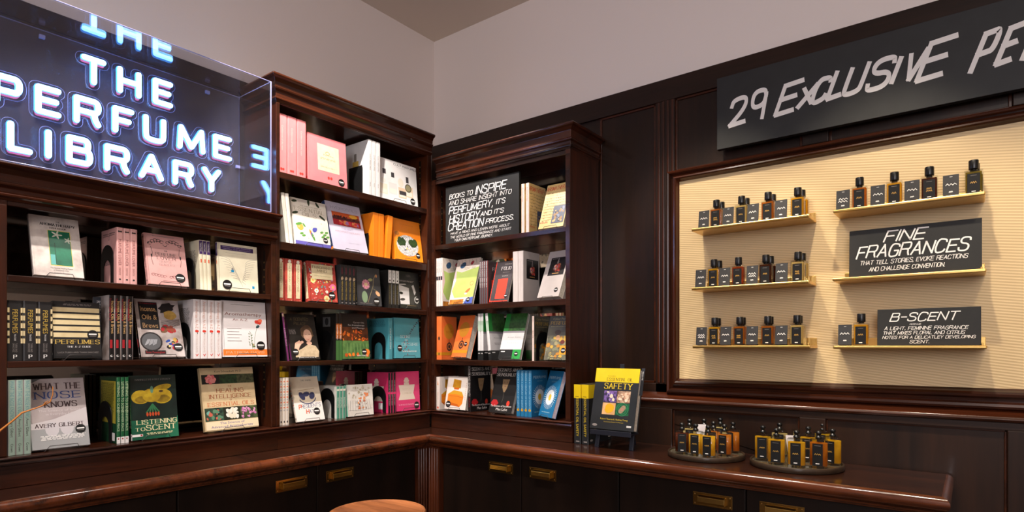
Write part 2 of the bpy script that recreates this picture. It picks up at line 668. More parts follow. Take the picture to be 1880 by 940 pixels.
class Art:
    """prints flat shapes on one face of a thing; a to the right, b up, both in metres from the face's lower left corner"""

    def __init__(self, mb, W_, H_, fn, step=0.00001, seed=1):
        self.mb, self.w, self.h, self.fn, self.e, self.step = mb, W_, H_, fn, 0.00012, step
        self.rnd = random.Random(seed)

    def _lift(self):
        self.e += self.step
        return self.e

    def poly(self, pts, m, rel=True):
        e = self._lift()
        s = (self.w, self.h) if rel else (1, 1)
        self.mb.face([self.fn(p[0] * s[0], p[1] * s[1], e) for p in pts], m)

    def rect(self, a0, b0, a1, b1, m):
        self.poly([(a0, b0), (a1, b0), (a1, b1), (a0, b1)], m)

    def ell(self, a, b, ra, rb, m, n=18, rot=0.0, wob=0.0):
        """ra, rb relative to width"""
        pts = []
        for i in range(n):
            t = 2 * math.pi * i / n
            k = 1 + (self.rnd.uniform(-wob, wob) if wob else 0)
            x, y = ra * math.cos(t) * k, rb * math.sin(t) * k
            pts.append((a * self.w + (x * math.cos(rot) - y * math.sin(rot)) * self.w, b * self.h + (x * math.sin(rot) + y * math.cos(rot)) * self.w))
        self.poly(pts, m, rel=False)

    def ring(self, a, b, ra, rb, m, lw, t0=0, t1=360, n=20):
        self.line([(a + ra * math.cos(math.radians(t0 + (t1 - t0) * i / n)), b + rb * math.sin(math.radians(t0 + (t1 - t0) * i / n)) * self.w / self.h) for i in range(n + 1)], lw, m)

    def line(self, pts, lw, m):
        e = self._lift()
        vs, fs = ribbon([(p[0] * self.w, p[1] * self.h) for p in pts], lw * self.w, ext=0.2)
        self.mb.raw([self.fn(v[0], v[1], e) for v in vs], fs, m)

    def strokes(self, ss, x, y, wd, m, rot=0.0, wfun=None, ext=0.35):
        c, s = math.cos(rot), math.sin(rot)
        for i, q in enumerate(ss):
            if i % 6 == 0:
                e = self._lift()
            else:
                e += 0.000002
            vs, fs = ribbon(q, wd, wfun, ext)
            self.mb.raw([self.fn(x + v[0] * c - v[1] * s, y + v[0] * s + v[1] * c, e) for v in vs], fs, m)

    def serif(self, text, a, b, hh, m, width=None, al='c', rot=0.0, thick=0.17):
        """roman capitals: thick uprights, thin horizontals, ticks at the feet"""
        h = hh * self.h
        ss, w = text_strokes(text, h, 1.5)
        tick = []
        for q in ss:
            for p, o in ((q[0], q[1]), (q[-1], q[-2])):
                if abs(o[1] - p[1]) > abs(o[0] - p[0]) * 1.2 and (p[1] < h * .06 or p[1] > h * .94):
                    tick.append([(p[0] - h * .13, p[1]), (p[0] + h * .13, p[1])])
        ss = ss + tick
        f = 1.0
        if width:
            f = width * self.w / w
            ss = [[(p[0] * f, p[1]) for p in q] for q in ss]
            w *= f
        T = h * thick * min(1, f ** .5)
        off = {'c': -w / 2, 'l': 0, 'r': -w}[al]
        x0, y0 = a * self.w, b * self.h
        if rot:
            c, s = math.cos(rot), math.sin(rot)
            self.strokes(ss, x0 + off * c + h / 2 * s, y0 + off * s - h / 2 * c, T, m, rot, lambda t: T * (0.45 + 0.55 * abs(t.y)), 0.1)
        else:
            self.strokes(ss, x0 + off, y0, T, m, 0, lambda t: T * (0.45 + 0.55 * abs(t.y)), 0.1)

    def text(self, text, a, b, hh, m, width=None, al='c', rot=0.0, span=1.0):
        """sans lettering; hh relative to height"""
        vs, fs, w = font_mesh(text)
        h = hh * self.h
        if rot:
            h = min(h, .62 * self.w)
            room = min(2 * min(b, 1 - b) * .97, span) * self.h
            if w * h > room:
                width = room / self.w
        f = width * self.w / (w * h) if width else 1.0
        W2 = w * h * f
        off = {'c': -W2 / 2, 'l': 0, 'r': -W2}[al]
        c, s = math.cos(rot), math.sin(rot)
        e = self._lift()
        y_ = -h / 2 if rot else 0
        out = []
        for v in vs:
            x, y = off + v[0] * h * f, y_ + v[1] * h
            out.append(self.fn(a * self.w + x * c - y * s, b * self.h + x * s + y * c, e))
        self.mb.raw(out, fs, m)

    def hand(self, text, a, b, hh, m, width=None, al='c', pen=0.13, slant=0.22, jit=0.05, rise=0.0):
        h = hh * self.h
        ss, w = text_strokes(text, h, 1.15, slant, jit, self.rnd)
        if width:
            f = width * self.w / w
            ss = [[(p[0] * f, p[1]) for p in q] for q in ss]
            w *= f
        off = {'c': -w / 2, 'l': 0, 'r': -w}[al]
        self.strokes(ss, a * self.w + off, b * self.h, h * pen, m, rise)

    def greek(self, a0, a1, b, hh, m, rows=1, gap=1.7, jag=0.25):
        """rows of tiny print too small to read: broken dashes"""
        for r in range(rows):
            y = b - r * hh * gap
            x = a0 + self.rnd.uniform(0, jag) * (a1 - a0) * 0.3
            end = a1 - self.rnd.uniform(0, jag) * (a1 - a0) * 0.5
            while x < end:
                L = self.rnd.uniform(0.03, 0.1)
                self.rect(x, y, min(x + L, end), y + hh, m)
                x += L + 0.02

    def blobs(self, a0, b0, a1, b1, n, cols, r0, r1, squash=1.0):
        for _ in range(n):
            r = self.rnd.uniform(r0, r1)
            a = self.rnd.uniform(a0 + r, a1 - r) if a1 - a0 > 2 * r else (a0 + a1) / 2
            rb = r * self.w / self.h
            b = self.rnd.uniform(b0 + rb, b1 - rb) if b1 - b0 > 2 * rb else (b0 + b1) / 2
            self.ell(a, b, r, r * squash * self.rnd.uniform(.6, 1), self.rnd.choice(cols), 8, self.rnd.uniform(0, 3), 0.15)


BLACK, WHITE = M((24, 23, 23), 0.4), M((238, 234, 230), 0.45)
INK = M((58, 50, 48), 0.5)
GREYINK = M((140, 132, 128), 0.5)
GOLDINK = M((206, 160, 70), 0.4)

# ------------------------------------------------------------------ books
BOOKS = {}


def kind(key, w, h, t, base, spine=None, back=None, hard=False, pages=None):
    def deco(fn):
        BOOKS[key] = dict(w=w, h=h, t=t, base=base, spine=spine or base, back=back or base, art=fn, hard=hard, mesh=None, pages=pages or PAGES)
        return fn
    return deco


def book_meshes(key):
    B = BOOKS[key]
    if B['mesh']:
        return B['mesh']
    w, h, t = B['w'], B['h'], B['t']
    c = 0.0022 if B['hard'] else 0.0009
    mb = MB()
    x0, x1, y0, y1 = -w / 2, w / 2, -t / 2, t / 2
    mb.box(x0 + c, x1, y0, y0 + c, 0, h, B['base'])
    mb.box(x0 + c, x1, y1 - c, y1, 0, h, B['back'])
    r = min(0.004, t * .3)
    ring = [(x0 + r, y0), (x0 + r * .3, y0 + r * .3), (x0, y0 + r), (x0, y1 - r), (x0 + r * .3, y1 - r * .3), (x0 + r, y1),
            (x0 + c + r, y1), (x0 + c + r, y1 - c), (x0 + c, y1 - r - c), (x0 + c, y0 + r + c), (x0 + c + r, y0 + c), (x0 + c + r, y0)]
    mb.prism(ring, lambda p: (p[0], p[1], 0), lambda p: (p[0], p[1], h), B['spine'])
    F = Art(mb, w, h, lambda a, b, e: (x0 + a, y0 - e, b), seed=len(key) * 7 + 3)
    S = Art(mb, t, h, lambda a, b, e: (x0 - e, y1 - a, b), seed=len(key) * 5 + 1)
    K = Art(mb, w, h, lambda a, b, e: (x1 - a, y1 + e, b), seed=len(key) + 2)
    st = B['art'](F, S, K)
    pg = MB()
    i = 0.004 if B['hard'] else 0.0012
    pg.box(x0 + c + .0012, x1 - i, y0 + c + .0002, y1 - c - .0002, i, h - i, B['pages'])
    sm = None
    if st:
        sb = MB()
        ca, cb, rr = st
        A = Art(sb, w, h, lambda a, b, e: (x0 + a, y0 - e - 0.0012, b))
        A.ell(ca, cb, rr, rr, BLACK, 20)
        A.rect(ca - rr * .72, cb - rr * .04 * w / h, ca + rr * .72, cb + rr * .26 * w / h, WHITE)
        A.rect(ca - rr * .6, cb - rr * .34 * w / h, ca + rr * .6, cb - rr * .24 * w / h, GREYINK)
        sm = sb.mesh('sticker')
    B['mesh'] = (mb.mesh('cover'), pg.mesh('pages'), sm)
    return B['mesh']


def book(key, wall, s, d, z, label, group=None, face=True, lean=0.0, yaw=0.0, side=0.0, cat='book', lift=0.0, sticker=True):
    """face: front cover out, leaning back by lean; otherwise spine out, tilted sideways by side (degrees). s, d: middle of the bottom front edge"""
    B = BOOKS[key]
    cv, pg, st = book_meshes(key)
    e = bpy.data.objects.new('book', None)
    e.empty_display_size = 0.05
    col.objects.link(e)
    le, sd = math.radians(lean), math.radians(side)
    if face:
        up = B['t'] * math.sin(le) + lift
        off = B['t'] / 2
        e.rotation_euler = (-le, 0, WR(wall) + math.radians(yaw))
        # centre of the bottom sits half a thickness behind the front edge
        ya = math.radians(yaw)
        e.location = W(wall, s - off * math.cos(le) * math.sin(ya), d + off * math.cos(le) * math.cos(ya), z + up - off * math.sin(le))
        if lift == 0:
            e.location.z = z + off * math.sin(le) + 0.0008
    else:
        e.rotation_euler = (sd, 0, WR(wall) + math.pi / 2 + math.radians(yaw))
        e.location = W(wall, s, d + B['w'] / 2, z + B['t'] / 2 * abs(math.sin(sd)) + 0.0005)
    for nm, me in (('cover', cv), ('pages', pg), ('sticker', st if (sticker and face) else None)):
        if me:
            o = bpy.data.objects.new(nm, me)
            col.objects.link(o)
            o.parent = e
    return tag(e, label, cat, group)


ORD = {1: ['only'], 2: ['left', 'right'], 3: ['leftmost', 'middle', 'rightmost'], 4: ['leftmost', 'second from left', 'third from left', 'rightmost']}


def stack(key, wall, z, d, ss, noun, where, group, sides=None, yaw=0.0):
    n = len(ss)
    for i, s in enumerate(ss):
        word = {2: 'two', 3: 'three', 4: 'four'}.get(n, '')
        lab = f"{ORD[n][i]} of {word} {noun} {where}" if n > 1 else f"{noun} {where}"
        book(key, wall, s, d, z, lab, group, face=False, side=(sides[i] if sides else 0.0), yaw=yaw)

# ------------------------------------------------------------------ setting: room shell
XW, YW = -2.52, 2.52          # plaster planes behind the panelling


def slab(name, x0, x1, y0, y1, z0, z1, m):
    mb = MB()
    mb.box(x0, x1, y0, y1, z0, z1, m)
    return tag(mb.build(name), kind='structure')


slab('floor', XW - .1, 3.3, -3.3, YW + .1, -0.1, 0, wood('dark_floor', 'x', (60, 44, 34), (96, 72, 54), 0.4, 5))
slab('ceiling', XW - .1, 3.3, -3.3, YW + .1, 3.14, 3.24, CEILING)
slab('wall_left', XW - .1, XW, -3.3, YW + .1, 0, 3.14, PLASTER)
slab('wall_right', XW, 3.3, YW, YW + .1, 0, 3.14, PLASTER)
slab('wall_back', XW, 3.3, -3.3, -3.2, 0, 3.14, PLASTER)
slab('wall_far', 3.2, 3.3, -3.2, YW, 0, 3.14, PLASTER)


class LMB(MB):
    """mesh builder in a wall frame, shifted so that (s, d, z) = origin"""

    def __init__(self, o=(0, 0, 0)):
        super().__init__()
        self.o = o

    def mesh(self, name):
        self.v = [(p[0] - self.o[0], p[1] - self.o[1], p[2] - self.o[2]) for p in self.v]
        self.o = (0, 0, 0)
        return super().mesh(name)


def wallmesh(name, wall, mb, bevel=0.002):
    o = mb.build(name, bevel=bevel)
    o.location = W(wall, 0, 0, 0)
    o.rotation_euler = (0, 0, WR(wall))
    return tag(o, kind='structure')


# left wall panelling (behind the neon sign and the tall bookcase)
mb = MB()
mb.box(-3.2, 2.26, 0.252, 0.268, 0.0, 2.42, PANELW)
mb.box(-3.2, 2.26, 0.246, 0.268, 2.42, 2.484, PANELR)
wallmesh('trim_1', 'L', mb)
# right wall panelling; y = 2.49 field, 2.476 stiles and rails
mb = MB()
f0, f1, fw = 0.262, 0.248, 0.288
mb.box(-2.50, 3.2, f0, fw, 0.0, 2.507, PANELW)
wallmesh('trim_2', 'R', mb)
mb = MB()
mb.box(-2.50, 3.2, f1, f0, 2.412, 2.507, PANELR)             # top rail
mb.box(-2.50, -1.02, f1, f0, 1.10, 1.178, PANELR)
for a, b in ((-2.50, -2.40), (-1.11, -1.022), (1.25, 1.34)):
    mb.box(a, b, f1, f0, 1.10, 2.412, PANELW)
for a, b in ((-0.515, -0.425), (0.10, 0.19), (0.70, 0.79)):
    mb.box(a, b, f1, f0, 2.10, 2.412, PANELW)
wallmesh('trim_3', 'R', mb, 0.003)


def bead(mb, a, b, z0, z1, d, m, w=0.010, p=0.006):
    """thin moulding round a panel field"""
    for (x0, x1, y0, y1) in ((a, b, z1 - w, z1), (a, b, z0, z0 + w), (a, a + w, z0, z1), (b - w, b, z0, z1)):
        mb.box(x0, x1, d - p, d + 0.002, y0, y1, m)


mb = MB()
bead(mb, -1.392, -1.11, 1.178, 2.412, f0, WOODX)
bead(mb, -1.022, -0.515, 2.095, 2.412, f0, WOODX)
bead(mb, -0.425, 0.10, 2.095, 2.412, f0, WOODX)
bead(mb, 0.19, 0.70, 2.095, 2.412, f0, WOODX)
for k in range(4):                                            # reeding on the stile
    mb.box(-1.098 + k * 0.021, -1.088 + k * 0.021, f1 - .004, f1 + .001, 1.18, 2.41, WOODZ)
wallmesh('trim_4', 'R', mb, 0.002)
# wainscot below the display, standing proud of the wall
g0, g1 = 0.206, 0.192
mb = MB()
mb.box(-1.375, 3.2, g0, f1, 0.0, 1.10, PANELW)
mb.box(-1.375, 3.2, g1, g0, 1.075, 1.10, PANELR)
for a, b in ((-1.375, -1.01), (-0.513, -0.425), (0.085, 0.2)):
    mb.box(a, b, g1, g0, 0.0, 1.075, PANELW)
wallmesh('trim_5', 'R', mb, 0.003)
mb = MB()
bead(mb, -1.01, -0.513, 0.3, 1.075, g0, WOODEDGE, 0.007, 0.005)
bead(mb, -0.425, 0.085, 0.3, 1.075, g0, WOODEDGE, 0.007, 0.005)
prof = [(f1, 1.10), (g1 - .008, 1.10), (g1 - .012, 1.108), (g1 - .008, 1.116), (g1 + .012, 1.122), (f1 - .006, 1.14), (f1, 1.14)]
mb.sweepx(prof, -1.375, 3.2, WOODX)
wallmesh('trim_6', 'R', mb, 0.0015)

# ------------------------------------------------------------------ framed gold display panel
FX0, FX1, FZ0, FZ1 = -1.047, 1.16, 1.135, 2.092
fr = thing('gold_display', 'R', 0.05, 0.262, FZ0, 'large gold ribbed display panel in a dark wood frame on the right wall', 'display panel')
O = (0.05, 0.262, FZ0)
mb = LMB(O)
IN = (-0.998, 1.11, 1.202, 2.046)


def frame_loft(mb, outer, inner, prof, m):
    """prof: (t 0..1 from outer to inner, d)"""
    rings = []
    for t, d in prof:
        x0, x1 = outer[0] + (inner[0] - outer[0]) * t, outer[1] + (inner[1] - outer[1]) * t
        z0, z1 = outer[2] + (inner[2] - outer[2]) * t, outer[3] + (inner[3] - outer[3]) * t
        rings.append([(x0, d, z0), (x1, d, z0), (x1, d, z1), (x0, d, z1)])
    for a, b in zip(rings, rings[1:]):
        for i in range(4):
            j = (i + 1) % 4
            mb.face([a[i], a[j], b[j], b[i]], m[i % 2])


frame_loft(mb, (FX0, FX1, FZ0, FZ1), IN, [(0, .262), (0, .226), (.06, .216), (.16, .211), (.28, .213), (.36, .222), (.40, .232), (.52, .230), (.62, .222), (.74, .221), (.84, .227), (.92, .238), (1, .244), (1, .262)], (WOODX, WOODZ))
mb.build('frame', fr)
mb = LMB(O)
mb.box(IN[0], IN[1], .246, .258, IN[2], IN[3], GOLDCLOTH)
mb.build('gold_panel', fr)

# ------------------------------------------------------------------ bookcases


def crown_loft(mb, s0, s1, dback, prof, m, left=True, right=True):
    rings = []
    for p, z in prof:
        a = s0 - (p if left else 0)
        b = s1 + (p if right else 0)
        rings.append([(a, dback, z), (a, -p, z), (b, -p, z), (b, dback, z)])
    for r, q in zip(rings, rings[1:]):
        for i in range(4):
            j = (i + 1) % 4
            mb.face([r[i], r[j], q[j], q[i]], m)
    mb.face(rings[-1], m)
    mb.face(rings[0], m)


def bookcase(wall, s0, s1, post0, post1, ztop, zopen, shelves, crown, label, left, right, cs0=None, cs1=None):
    sm = (s0 + s1) / 2
    r = thing('bookcase', wall, sm, 0.0, 0.92, label, 'bookcase', 'mahogany bookcases in the corner')
    O = (sm, 0.0, 0.92)
    for a, b in ((s0, post0), (post1, s1)):
        mb = LMB(O)
        mb.box(a, b, 0.0, 0.25, 1.012, ztop, WOODZ)
        mb.box(a + .0015, b - .0015, -0.002, 0.0, 1.013, zopen, WOODEDGE if b - a < .03 else WOODZ)
        mb.build('side_panel', r, bevel=0.0012)
    for zt, th in shelves:
        mb = LMB(O)
        mb.box(post0 + .0005, post1 - .0005, 0.008, 0.234, zt - th, zt, WOODX)
        mb.box(post0 + .0005, post1 - .0005, 0.002, 0.0085, zt - th, zt, WOODEDGE)
        mb.build('shelf', r, bevel=0.002)
    mb = LMB(O)
    mb.box(post0, post1, 0.236, 0.240, 1.013, zopen + .02, MIRROR)
    mb.build('mirror_back', r)
    mb = LMB(O)
    mb.box(post0, post1, 0.240, 0.25, 1.013, ztop, CABW)
    mb.build('back_panel', r)
    mb = LMB(O)
    mb.box(post0, post1, 0.0, 0.236, zopen + .02, ztop, WOODX)
    mb.box(post0, post1, 0.004, 0.02, zopen, zopen + .02, WOODX)
    mb.build('top_board', r, bevel=0.002)
    mb = LMB(O)
    crown_loft(mb, cs0 if cs0 is not None else s0, cs1 if cs1 is not None else s1, 0.25, crown, WOODX, left, right)
    mb.build('cornice', r, bevel=0.0015)
    # plinth with its moulded ledge
    mb = LMB(O)
    a, b = (s0, s1) if wall == 'L' else (-2.2395, s1)
    if wall == 'L' and s1 > 2:
        b = 2.2075
    e = 0.017 if right and wall == 'R' else 0.0
    prof = [(0.235, 0.921), (-0.010, 0.921), (-0.010, 0.985), (-0.017, 0.988), (-0.020, 0.994), (-0.017, 1.000), (-0.014, 1.001), (-0.020, 1.004), (-0.022, 1.008), (-0.018, 1.0115), (0.235, 1.0115)]
    mb.sweepx(prof, a, b + e, WOODX)
    mb.build('plinth', r)
    # adjustable shelf pin strips on the inner sides
    for x, sg in ((post0, 1), (post1, -1)):
        mb = LMB(O)
        x1 = x + sg * 0.0012
        mb.box(min(x, x1), max(x, x1), 0.045, 0.060, 1.05, zopen - .02, CABW)
        z = 1.08
        while z < zopen - .05:
            mb.box(min(x, x + sg * .002), max(x, x + sg * .002), 0.050, 0.055, z, z + .006, BRASS)
            z += 0.03
        mb.build('pin_strip', r)
    return r


bookcase('L', 0.455, 1.3465, 0.489, 1.326, 1.80, 1.752, [(1.548, .02), (1.292, .019)],
         [(.0, 1.765), (.004, 1.772), (.012, 1.776), (.014, 1.783), (.008, 1.788), (.010, 1.800), (.024, 1.806), (.026, 1.813), (.018, 1.817), (.022, 1.838), (.034, 1.852), (.048, 1.858), (.052, 1.863), (.050, 1.868)],
         'low dark bookcase under the lit neon sign, far left', False, False)
bookcase('L', 1.347, 2.229, 1.363, 2.199, 2.36, 2.334, [(2.057, .026), (1.77, .034), (1.529, .024), (1.277, .02)],
         [(.0, 2.337), (.003, 2.345), (.008, 2.350), (.008, 2.356), (.004, 2.358), (.005, 2.380), (.014, 2.388), (.016, 2.395), (.010, 2.398), (.012, 2.415), (.020, 2.428), (.028, 2.432), (.031, 2.438), (.029, 2.445)],
         'tallest dark bookcase, right of the neon sign, with a heavy cornice', True, False)
bookcase('R', -2.25, -1.395, -2.226, -1.42, 2.21, 2.186, [(1.868, .023), (1.55, .028), (1.272, .026)],
         [(.0, 2.205), (.004, 2.213), (.008, 2.217), (.008, 2.224), (.004, 2.227), (.005, 2.238), (.012, 2.244), (.013, 2.250), (.007, 2.254), (.009, 2.285), (.022, 2.296), (.032, 2.300), (.036, 2.306), (.033, 2.312)],
         'dark bookcase on the right wall holding the chalk sign about books', False, True, cs0=-2.21)

# ------------------------------------------------------------------ counter and cabinets
NOSE = wood('lit_counter_nose', 'x', (44, 21, 11), (112, 55, 26), 0.24, 14.0, coat=0.9)  # lighter orange than the top: the nose's lit look put into its colour


def l_ring(q, z):
    return [(-2.51, -0.9, z), (-2.050 - q, -0.9, z), (-2.050 - q, 2.020 + q, z), (-0.048 - q, 2.020 + q, z), (-0.048 - q, 2.418, z), (-2.2, 2.418, z), (-2.51, 2.20, z)]


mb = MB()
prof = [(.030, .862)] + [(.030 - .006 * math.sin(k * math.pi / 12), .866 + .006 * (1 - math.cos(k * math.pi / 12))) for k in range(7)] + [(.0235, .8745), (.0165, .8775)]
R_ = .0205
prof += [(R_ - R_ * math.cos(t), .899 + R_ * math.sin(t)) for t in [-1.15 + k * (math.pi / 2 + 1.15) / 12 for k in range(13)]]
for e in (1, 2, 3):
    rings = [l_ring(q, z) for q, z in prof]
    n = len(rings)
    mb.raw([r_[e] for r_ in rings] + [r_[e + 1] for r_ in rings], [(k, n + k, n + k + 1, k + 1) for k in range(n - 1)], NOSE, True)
mb.raw(l_ring(R_, .9195), [(0, 1, 2, 3, 4, 5, 6)], WOODTOP)
mb.raw(l_ring(.030, .862), [(6, 5, 4, 3, 2, 1, 0)], WOODX)
ct = mb.build('countertop', weld=False)
tag(ct, 'dark polished wood countertop running round the corner under all shelves', 'countertop')


def pull(wall, s, z, d, parent, O):
    """brass recessed-plate pull with a hooded grip"""
    mb = LMB(O)
    w, h = 0.137, 0.046
    mb.box(s - w / 2, s + w / 2, d - .0025, d, z - h / 2, z + h / 2, PULL)
    prof = [(d - .0025, z + .016), (d - .012, z + .016), (d - .019, z + .010), (d - .021, z - .006), (d - .019, z - .014), (d - .015, z - .014), (d - .016, z - .006), (d - .015, z + .006), (d - .010, z + .011), (d - .0025, z + .011)]
    mb.sweepx(prof, s - .047, s + .047, PULL)
    for e in (-1, 1):
        x = s + e * .047
        mb.box(min(x, x - e * .004), max(x, x - e * .004), d - .018, d - .002, z - .012, z + .013, PULL)
        for q in (-1, 1):
            mb.box(s + e * .061 - .002, s + e * .061 + .002, d - .0035, d - .002, z + q * .016 - .002, z + q * .016 + .002, BRASS)
    return mb.build('pull', parent, bevel=0.0012)


def cabinet(wall, s0, sm, s1, d, dback, label, zp=0.803):
    r = thing('cabinet', wall, sm, d, 0.0, label, 'cabinet', 'cabinets under the countertop')
    O = (sm, d, 0.0)
    mb = LMB(O)
    mb.box(s0, s1, d + .02, dback, 0.08, 0.861, CABW)
    mb.box(s0 + .02, s1 - .02, d + .07, dback, 0.0, 0.08, CABW)
    mb.build('body', r)
    for a, b, e in ((s0, sm, 1), (sm, s1, -1)):
        mb = LMB(O)
        mb.box(a + .0015, b - .0015, d, d + .0195, 0.085, 0.858, CABW)
        dr = mb.build('door', r, bevel=0.0025)
        pull(wall, (b - .113) if e == 1 else (a + .112), zp, d, dr, O)


cabinet('L', -0.18, 0.36, 0.899, -0.150, 0.245, 'dark cabinet with two plain doors at the far left end of the counter')
cabinet('L', 0.900, 1.436, 1.974, -0.150, 0.245, 'dark two-door cabinet with brass pulls behind the round stool')
cabinet('R', -2.010, -1.543, -1.076, -0.160, 0.185, 'dark two-door cabinet with brass pulls right of the corner post')
cabinet('R', -1.075, -0.603, -0.130, -0.160, 0.185, 'dark cabinet with brass pulls below the two trays of bottles')
mb = MB()
mb.box(-2.13, -2.085, 1.976, 2.085, 0.0, 0.861, WOODZ)
mb.box(-2.085, -2.012, 2.045, 2.085, 0.0, 0.861, WOODZ)
for k in range(4):
    mb.tube([(-2.076 + k * .017, 2.045, 0.02), (-2.076 + k * .017, 2.045, 0.85)], 0.0055, WOODZ, 8)
    mb.tube([(-2.085, 1.984 + k * .016, 0.02), (-2.085, 1.984 + k * .016, 0.85)], 0.0055, WOODZ, 8)
post = mb.build('corner_post')
tag(post, kind='structure')

# ------------------------------------------------------------------ neon sign in its clear case
SG = (0.874, 0.075, 1.8685)
sign = thing('neon_sign', 'L', *SG, 'lit neon sign reading THE PERFUME LIBRARY in a clear case on the low bookcase', 'neon sign')
c0, c1, zb, zt, df, db = 0.451, 1.297, 1.8690, 2.387, -0.046, 0.198
P_ = 0.004


def pane(nm, *b):
    mb = LMB(SG)
    mb.box(*b, GLOWACRYL if nm == 'back_pane' else ACRYLIC)
    return mb.build(nm, sign)


pane('front_pane', c0, c1, df, df + P_, zb, zt)
pane('back_pane', c0, c1, db - P_, db, zb, zt)
pane('side_pane', c0, c0 + P_, df + P_, db - P_, zb, zt - P_)
pane('side_pane', c1 - P_, c1, df + P_, db - P_, zb, zt - P_)
pane('top_pane', c0, c1, df + P_, db - P_, zt - P_, zt)
mb = LMB(SG)
q = 0.0016
for z in (zb + .002, zt):
    for d in (df, db):
        mb.tube([(c0, d, z), (c1, d, z)], q, EDGEACRYL, 6)
    for x in (c0, c1):
        mb.tube([(x, df, z), (x, db, z)], q, EDGEACRYL, 6)
for x in (c0, c1):
    for d in (df, db):
        mb.tube([(x, d, zb + .004), (x, d, zt)], q * (1.6 if d == df else 1), EDGEACRYL, 6)
mb.build('case_edges', sign)
for s, z in ((0.62, 2.36), (1.16, 2.36), (1.285, 2.09)):
    mb = LMB(SG)
    mb.box(s - .008, s + .008, db - .016, db - .005, z - .006, z + .006, EDGEACRYL)
    mb.build('clip', sign, bevel=0.001)


def contour(strokes, R, d):
    """outline of the area within R of the strokes (marching squares)"""
    segs = [(Vector(a), Vector(b)) for s in strokes for a, b in zip(s, s[1:])]
    xs = [p[0] for s in strokes for p in s]
    zs = [p[1] for s in strokes for p in s]
    h = 0.004
    nx = int((max(xs) - min(xs) + 2 * R) / h) + 4
    nz = int((max(zs) - min(zs) + 2 * R) / h) + 4
    gx = min(xs) - R - 1.5 * h + np.arange(nx) * h
    gz = min(zs) - R - 1.5 * h + np.arange(nz) * h
    X, Z = np.meshgrid(gx, gz)
    D = np.full(X.shape, 9.0)
    for a, b in segs:
        ab = b - a
        L2 = max(ab.length_squared, 1e-12)
        t = np.clip(((X - a.x) * ab.x + (Z - a.y) * ab.y) / L2, 0, 1)
        D = np.minimum(D, np.hypot(X - a.x - t * ab.x, Z - a.y - t * ab.y))
    F = D - R
    nxt = {}
    for j in range(nz - 1):
        for i in range(nx - 1):
            f = (F[j, i], F[j, i + 1], F[j + 1, i + 1], F[j + 1, i])
            code = sum(1 << k for k in range(4) if f[k] < 0)
            if code in (0, 15):
                continue
            def ep(k):
                a, b = k, (k + 1) % 4
                t = f[a] / (f[a] - f[b])
                cs = ((i, j), (i + 1, j), (i + 1, j + 1), (i, j + 1))
                ea, eb = sorted((cs[a], cs[b]))
                return (ea, eb), (gx[cs[a][0]] + t * (gx[cs[b][0]] - gx[cs[a][0]]), gz[cs[a][1]] + t * (gz[cs[b][1]] - gz[cs[a][1]]))
            edges = [k for k in range(4) if (f[k] < 0) != (f[(k + 1) % 4] < 0)]
            ps = [ep(k) for k in edges]
            for a in range(0, len(ps) - 1, 2):
                (ka, pa), (kb, pb) = ps[a], ps[a + 1]
                nxt.setdefault(ka, []).append((kb, pa, pb))
                nxt.setdefault(kb, []).append((ka, pb, pa))
    loops = []
    used = set()
    for k0 in list(nxt):
        if k0 in used:
            continue
        loop, k, prev = [], k0, None
        while k not in used:
            used.add(k)
            opts = [o for o in nxt[k] if o[0] != prev]
            if not opts:
                break
            loop.append(opts[0][1])
            prev, k = k, opts[0][0]
        if len(loop) > 6:
            loops.append(loop)
    return [[(p[0], d, p[1]) for p in L[::2]] for L in loops]


ROWS = [("THE", 2.343, [(.725, .801), (.835, .913), (.952, 1.023)]),
        ("PERFUME", 2.197, [(.492, .566), (.598, .670), (.704, .785), (.820, .890), (.920, .998), (1.039, 1.144), (1.176, 1.252)]),
        ("LIBRARY", 2.055, [(.527, .593), (.626, .642), (.683, .760), (.795, .875), (.906, .990), (1.023, 1.100), (1.133, 1.207)])]
TR, DN = 0.0086, 0.172
for word, top, boxes in ROWS:
    for ch, (a, b) in zip(word, boxes):
        g, w = glyph(ch, 3)
        h = 0.096 - 2 * TR
        a_, b_ = a + TR, b - TR
        zz = top - 0.096 + TR
        ss = [[(a_ + (p[0] / w * (b_ - a_) if w > .1 else (b_ - a_) / 2), zz + p[1] / 6.0 * h) for p in q] for q in g]
        O2 = (SG[0], SG[1], SG[2])
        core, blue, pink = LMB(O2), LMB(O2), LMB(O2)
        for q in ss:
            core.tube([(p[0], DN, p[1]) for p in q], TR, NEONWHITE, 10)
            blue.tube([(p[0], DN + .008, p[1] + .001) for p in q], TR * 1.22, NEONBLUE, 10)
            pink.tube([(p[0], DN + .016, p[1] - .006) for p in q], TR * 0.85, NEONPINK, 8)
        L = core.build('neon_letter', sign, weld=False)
        blue.build('blue_halo', L, weld=False)
        pink.build('pink_halo', L, weld=False)
        cb = LMB(O2)
        for loop in contour(ss, 0.0215, DN + .014):
            cb.tube(loop, 0.0007, EDGEACRYL, 4, closed=True)
        cb.build('backing_outline', L, weld=False)

# ------------------------------------------------------------------ chalk sign boards


